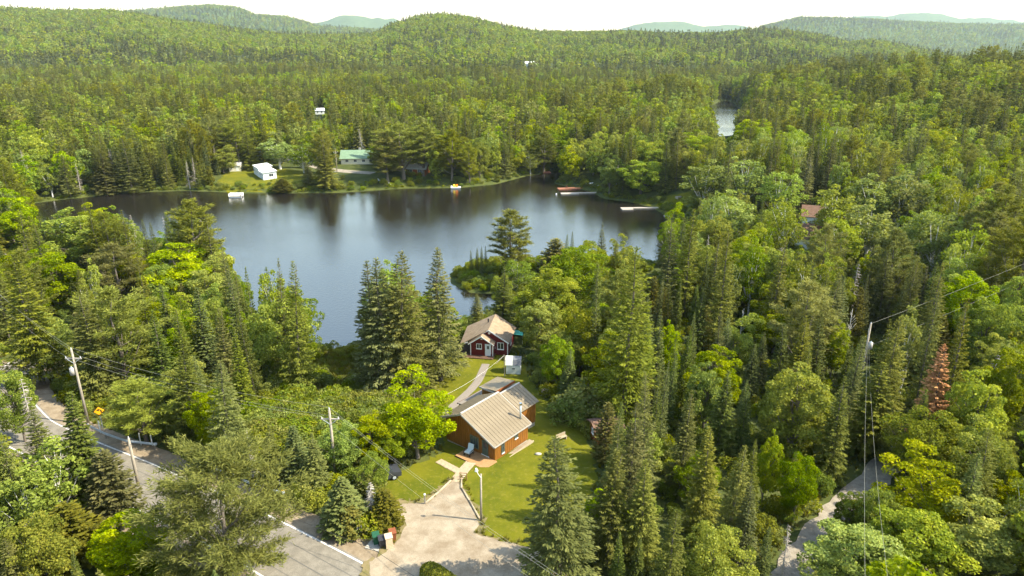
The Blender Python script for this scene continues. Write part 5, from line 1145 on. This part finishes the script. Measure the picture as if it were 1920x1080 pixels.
# ------------------------------------------------------------------ forest masses (geometry-node instances of lighter crowns)
def instancer(name, label, pts, meshes, base_h, kind_seed):
    """one stuff object: points carry height, turn and variant"""
    g = np.random.default_rng(kind_seed); pts = np.asarray(pts, np.float32); n = len(pts)
    me = bpy.data.meshes.new(name); me.vertices.add(n); me.vertices.foreach_set('co', pts[:, :3].ravel())
    sz = pts[:, 3]/base_h; sx = sz*(.9+.35*g.random(n)); sc = np.column_stack([sx, sx, sz]).astype(np.float32)
    a = me.attributes.new('scl', 'FLOAT_VECTOR', 'POINT'); a.data.foreach_set('vector', sc.ravel())
    a = me.attributes.new('turn', 'FLOAT', 'POINT'); a.data.foreach_set('value', (g.random(n)*6.28).astype(np.float32))
    a = me.attributes.new('var', 'INT', 'POINT'); a.data.foreach_set('value', g.integers(0, len(meshes), n).astype(np.int32))
    o = link(name, me); o['kind'] = 'stuff'; o['label'] = label
    ng = bpy.data.node_groups.new(name, 'GeometryNodeTree'); ng.interface.new_socket('Geometry', in_out='INPUT', socket_type='NodeSocketGeometry'); ng.interface.new_socket('Geometry', in_out='OUTPUT', socket_type='NodeSocketGeometry')
    N = ng.nodes; Lk = ng.links; gi = N.new('NodeGroupInput'); go = N.new('NodeGroupOutput'); j = N.new('GeometryNodeJoinGeometry')
    def attr(nm, ty):
        q = N.new('GeometryNodeInputNamedAttribute'); q.data_type = ty; q.inputs['Name'].default_value = nm; return q.outputs[0]
    sc_ = attr('scl', 'FLOAT_VECTOR'); tu = attr('turn', 'FLOAT'); va = attr('var', 'INT'); cx = N.new('ShaderNodeCombineXYZ'); Lk.new(tu, cx.inputs[2])
    for i, ob in enumerate(meshes):
        oi = N.new('GeometryNodeObjectInfo'); oi.transform_space = 'ORIGINAL'; oi.inputs['Object'].default_value = ob; oi.inputs['As Instance'].default_value = True
        ip = N.new('GeometryNodeInstanceOnPoints'); cp = N.new('FunctionNodeCompare'); cp.data_type = 'INT'; cp.operation = 'EQUAL'; Lk.new(va, cp.inputs[2]); cp.inputs[3].default_value = i
        Lk.new(gi.outputs[0], ip.inputs['Points']); Lk.new(cp.outputs[0], ip.inputs['Selection']); Lk.new(oi.outputs['Geometry'], ip.inputs['Instance']); Lk.new(cx.outputs[0], ip.inputs['Rotation']); Lk.new(sc_, ip.inputs['Scale']); Lk.new(ip.outputs[0], j.inputs[0])
    Lk.new(j.outputs[0], go.inputs[0]); md = o.modifiers.new('scatter', 'NODES'); md.node_group = ng
    return o
MID = dict(
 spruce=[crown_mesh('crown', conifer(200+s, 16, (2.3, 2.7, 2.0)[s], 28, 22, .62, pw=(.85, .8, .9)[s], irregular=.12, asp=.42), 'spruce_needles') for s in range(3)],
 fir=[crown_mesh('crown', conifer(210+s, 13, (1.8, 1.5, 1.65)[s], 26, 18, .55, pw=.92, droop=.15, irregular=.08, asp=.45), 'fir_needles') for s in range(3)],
 pine=[crown_mesh('crown', pine(220+s, 16, 3.4, 12, 5, 11, 1.0, asp=.24), 'pine_needles') for s in range(2)],
 maple=[crown_mesh('crown', broad(230+s, 11, 3.4, 34, 48, .62, br=.32), 'maple_leaves') for s in range(3)],
 birch=[crown_mesh('crown', broad(240+s, 13, 2.7, 34, 40, .52, zc=.58, zr=.42, br=.32, droop=.7), 'birch_leaves') for s in range(3)],
 cedar=[crown_mesh('crown', conifer(250, 8, 1.6, 18, 12, .55, pw=.6, droop=-.3, up=.8, asp=.5), 'cedar_needles')],
 dead=[twigs(260, 11, 1.8, 14)])
MID['dead'][0].materials.append(MATS['bare_twigs'])
LOW = dict(
 spruce=[crown_mesh('crown', conifer(300+s, 16, 2.7, 9, 6, 2.6, pw=.85, irregular=.2, asp=.6), 'spruce_needles') for s in range(2)],
 fir=[crown_mesh('crown', conifer(310+s, 13, 1.8, 8, 5, 2.2, pw=.95, asp=.6), 'fir_needles') for s in range(2)],
 pine=[crown_mesh('crown', broad(320, 15, 3.3, 12, 14, 1.9, br=.42), 'pine_needles')],
 maple=[crown_mesh('crown', broad(330+s, 12, 4.4, 15, 16, 1.9, zc=.55, br=.42), 'maple_leaves') for s in range(2)],
 birch=[crown_mesh('crown', broad(340, 13, 3.4, 14, 14, 1.7, br=.42), 'birch_leaves')],
 cedar=[crown_mesh('crown', conifer(350, 8, 1.6, 8, 6, 1.6, pw=.6, asp=.6), 'cedar_needles')], dead=[twigs(360, 11, 1.8, 8)])
LOW['dead'][0].materials.append(MATS['bare_twigs'])
BH = dict(spruce=16, fir=13, pine=16, maple=11, birch=13, cedar=8, dead=11)
PL = dict(spruce='spruces', fir='firs', pine='pines', maple='leafy trees', birch='birches', cedar='cedars', dead='dead conifers')
def source_trees(kk, meshes, pts, tagl):
    """one real tree for each lighter crown, standing in the same wood; the mass repeats it"""
    out = []
    for i, me in enumerate(meshes):
        p = pts.pop(0); s_ = p[3]/BH[kk]
        o = empty(NAME[kk], p[:3]); o.scale = (s_, s_, s_); tag(o, f"{LOOK[kk]} {tagl}, {('one', 'another', 'a third')[i]} among many alike", CAT[kk], f'{tagl} {PL[kk]}')
        out.append(link('crown', me, o))
    return out
for kk, pts in MASS.items():
    if len(pts) < 8: continue
    pts = list(pts); pts.sort(key=lambda q: -q[1] if False else q[0]*0); obs = source_trees(kk, MID[kk], pts, 'deep in the valley forest'); instancer('forest', f'{PL[kk]} crowding the valley forest beyond the lake', pts, obs, BH[kk], hash(kk) % 97+len(pts))
for kk, pts in FARMASS.items():
    if len(pts) < 8: continue
    pts = list(pts); obs = source_trees(kk, LOW[kk], pts, 'on the distant wooded hills'); instancer('forest', f'{PL[kk]} covering the distant hills', pts, obs, BH[kk], 5+len(pts))

# ------------------------------------------------------------------ undergrowth, shore plants, meadow
sh = [o for o in COL.objects if o.name.startswith('shrub') and o.type == 'EMPTY']
SHC = [c for c in (next((q for q in s.children if q.name.startswith('crown')), None) for s in sh) if c]
SHC = list({c.data.name: c for c in SHC}.values())
g = np.random.default_rng(77); pts = []
x, y = scatter(16000, (34, 190, 20), 78); z = land(x, y)
ok = ~inpoly(x, y, LAKE) & (segdist(x, y, ROADC, False) > 6.2) & (segdist(x, y, LANE, False) > 2.6)
for P in OPEN_GROUND: ok &= ~inpoly(x, y, P)
hh = .8+1.3*g.random(len(x)); ok &= np.hypot(x-CO[0]-1, y-CO[1]-5) > 8; ok &= np.hypot(x-RO[0]+3, y-RO[1]-2) > 6.5
kp = np.where(ok)[0][:5200]; U = np.column_stack([x[kp], y[kp], z[kp], hh[kp]])
instancer('undergrowth', 'leafy undergrowth between the trees', U, SHC, 2.6, 3)
THICKET = [tuple(hit(*p)[:2]) for p in [(470,775),(560,752),(700,765),(765,795),(705,865),(620,885),(480,855)]]
B_ = []
for P_, n_, h0, h1 in ((THICKET, 420, 1.4, 2.8), (MEADOW, 420, .35, .9)):
    lo = np.min(P_, 0); hi = np.max(P_, 0); x = lo[0]+(hi[0]-lo[0])*g.random(n_*2); y = lo[1]+(hi[1]-lo[1])*g.random(n_*2); q_ = inpoly(x, y, P_) & (segdist(x, y, ROADC, False) > 7.2) & ~inpoly(x, y, YARD); x, y = x[q_][:n_], y[q_][:n_]
    B_.append(np.column_stack([x, y, land(x, y)-.1, h0+(h1-h0)*g.random(len(x))]))
instancer('thicket', 'bright leafy thicket between the road and the meadow', np.concatenate(B_), SHC, 2.6, 31)
# bushes fringing the lake
pts = []; LK = np.array(LAKE+[LAKE[0]])
for a, b in zip(LK[:-1], LK[1:]):
    n = int(np.linalg.norm(b-a)/.45); d_ = (b-a)/(np.linalg.norm(b-a)+1e-6); nn = np.array((d_[1], -d_[0]))
    for _ in range(n):
        q = a+(b-a)*g.random(); w_ = .6+abs(g.normal())*3.4
        for s_ in (1, -1):
            p_ = q+nn*w_*s_
            if not inpoly([p_[0]], [p_[1]], LAKE)[0]: pts.append((p_[0], p_[1], ground_z(*p_)-.1, (.5+1.9*g.random()**2)*(.45+.55*min(1, w_/3)))); break
instancer('shore_bushes', 'low bushes and reeds fringing the lake shore', pts, SHC, 2.6, 9)
# grass tufts: meadow, verge and lawn rims
def tuft(seed, n=34, h=.55, r=.32):
    g = np.random.default_rng(seed); a = g.random(n)*6.28; d = np.column_stack([np.cos(a), np.sin(a), np.zeros(n)]); b = d*(r*.4*g.random(n))[:, None]; hh = h*(.5+.7*g.random(n))
    tip = b+d*(r*g.random(n))[:, None]+np.array((0, 0, 1))*hh[:, None]; sd_ = np.column_stack([-d[:, 1], d[:, 0], np.zeros(n)])*.028
    V = np.stack([b-sd_, b+sd_, tip], 1).reshape(-1, 3); return V, np.arange(n*3).reshape(-1, 3), np.repeat(g.random(n), 3)
gt_ = []
for s in range(2):
    p = hit(640+40*s, 720); o = link('grass_tuft', crown_mesh('grass_tuft', tuft(400+s), 'grass_blades')); o.location = p; tag(o, ('tall meadow grass tuft behind the low maples', 'second tall grass tuft in the meadow behind the low maples')[s], 'grass tuft', 'meadow tufts'); gt_.append(o)
lo = np.min(MEADOW, 0); hi = np.max(MEADOW, 0); x = lo[0]+(hi[0]-lo[0])*g.random(2600); y = lo[1]+(hi[1]-lo[1])*g.random(2600); s_ = inpoly(x, y, MEADOW); x, y = x[s_], y[s_]
M1 = np.column_stack([x, y, land(x, y), .45+.6*g.random(len(x))])
x, y = scatter(42000, (36, 120, 12), 79); dR = segdist(x, y, ROADC, False); dY = segdist(x, y, YARD); inY = inpoly(x, y, YARD); dL = segdist(x, y, LANE, False); inD = inpoly(x, y, DRIVE)
s_ = (((dR > 5.4) & (dR < 10)) | ((dY < 1.6) & ~inY) | ((dL > 1.9) & (dL < 4.2)) | ((segdist(x, y, DRIVE) < .7) & ~inD)) & ~inD & ~inpoly(x, y, LAKE); s_ &= (dR > 5.2) & (dL > 1.9)
x, y = x[s_], y[s_]; M2 = np.column_stack([x, y, land(x, y), .2+.35*g.random(len(x))])
instancer('grass', 'rough grass of the meadow and verges', np.concatenate([M1, M2]), gt_, .55, 12)

# clipped hedge at the foot of the frame
hp = on(838, 1082); hd_ = empty('hedge', (hp[0]-.1, hp[1]-1.5, hp[2]), math.radians(-42)); tag(hd_, 'clipped rounded hedge beside the drive at the bottom edge', 'hedge')
n = 9000; u = g.random(n)*2-1; a = g.random(n)*math.pi; Lh = 2.6; rx = .95; q = np.column_stack([u*Lh, np.cos(a)*rx, np.abs(np.sin(a))**.6*1.75]); e_ = np.sqrt(np.clip(1-np.abs(u)**5, 0, 1)); q[:, 1] *= e_; q[:, 2] *= (.35+.65*e_)
nr = np.column_stack([u*.3, np.cos(a), np.sin(a)]); q += g.normal(size=(n, 3))*.035
V, F = cards(q, g.normal(size=(n, 3)), nr+g.normal(size=(n, 3))*.5, .13*(.7+.6*g.random(n)), .09*np.ones(n)); link('foliage', crown_mesh('foliage', (V, F, np.repeat(g.random(n), 4)), 'shrub_leaves'), hd_)
MB().box(-2.2, 2.2, -.55, .55, 0, 1.25).build('stems', 'bark', hd_)

# ------------------------------------------------------------------ air
hz = MB().box(-11500, 11500, -400, 12900, -6, 720).mesh('haze'); hm = bpy.data.materials.new('air'); hm.use_nodes = True; n_ = hm.node_tree.nodes
n_.remove(n_['Principled BSDF']); pv = n_.new('ShaderNodeVolumePrincipled'); pv.inputs['Color'].default_value = (.72, .88, 1.0, 1); pv.inputs['Density'].default_value = 4.2e-5; pv.inputs['Anisotropy'].default_value = .2
hm.node_tree.links.new(pv.outputs[0], n_['Material Output'].inputs['Volume']); hz.materials.append(hm); ho = link('haze', hz); ho['kind'] = 'stuff'; ho['label'] = 'thin summer haze over the valley'
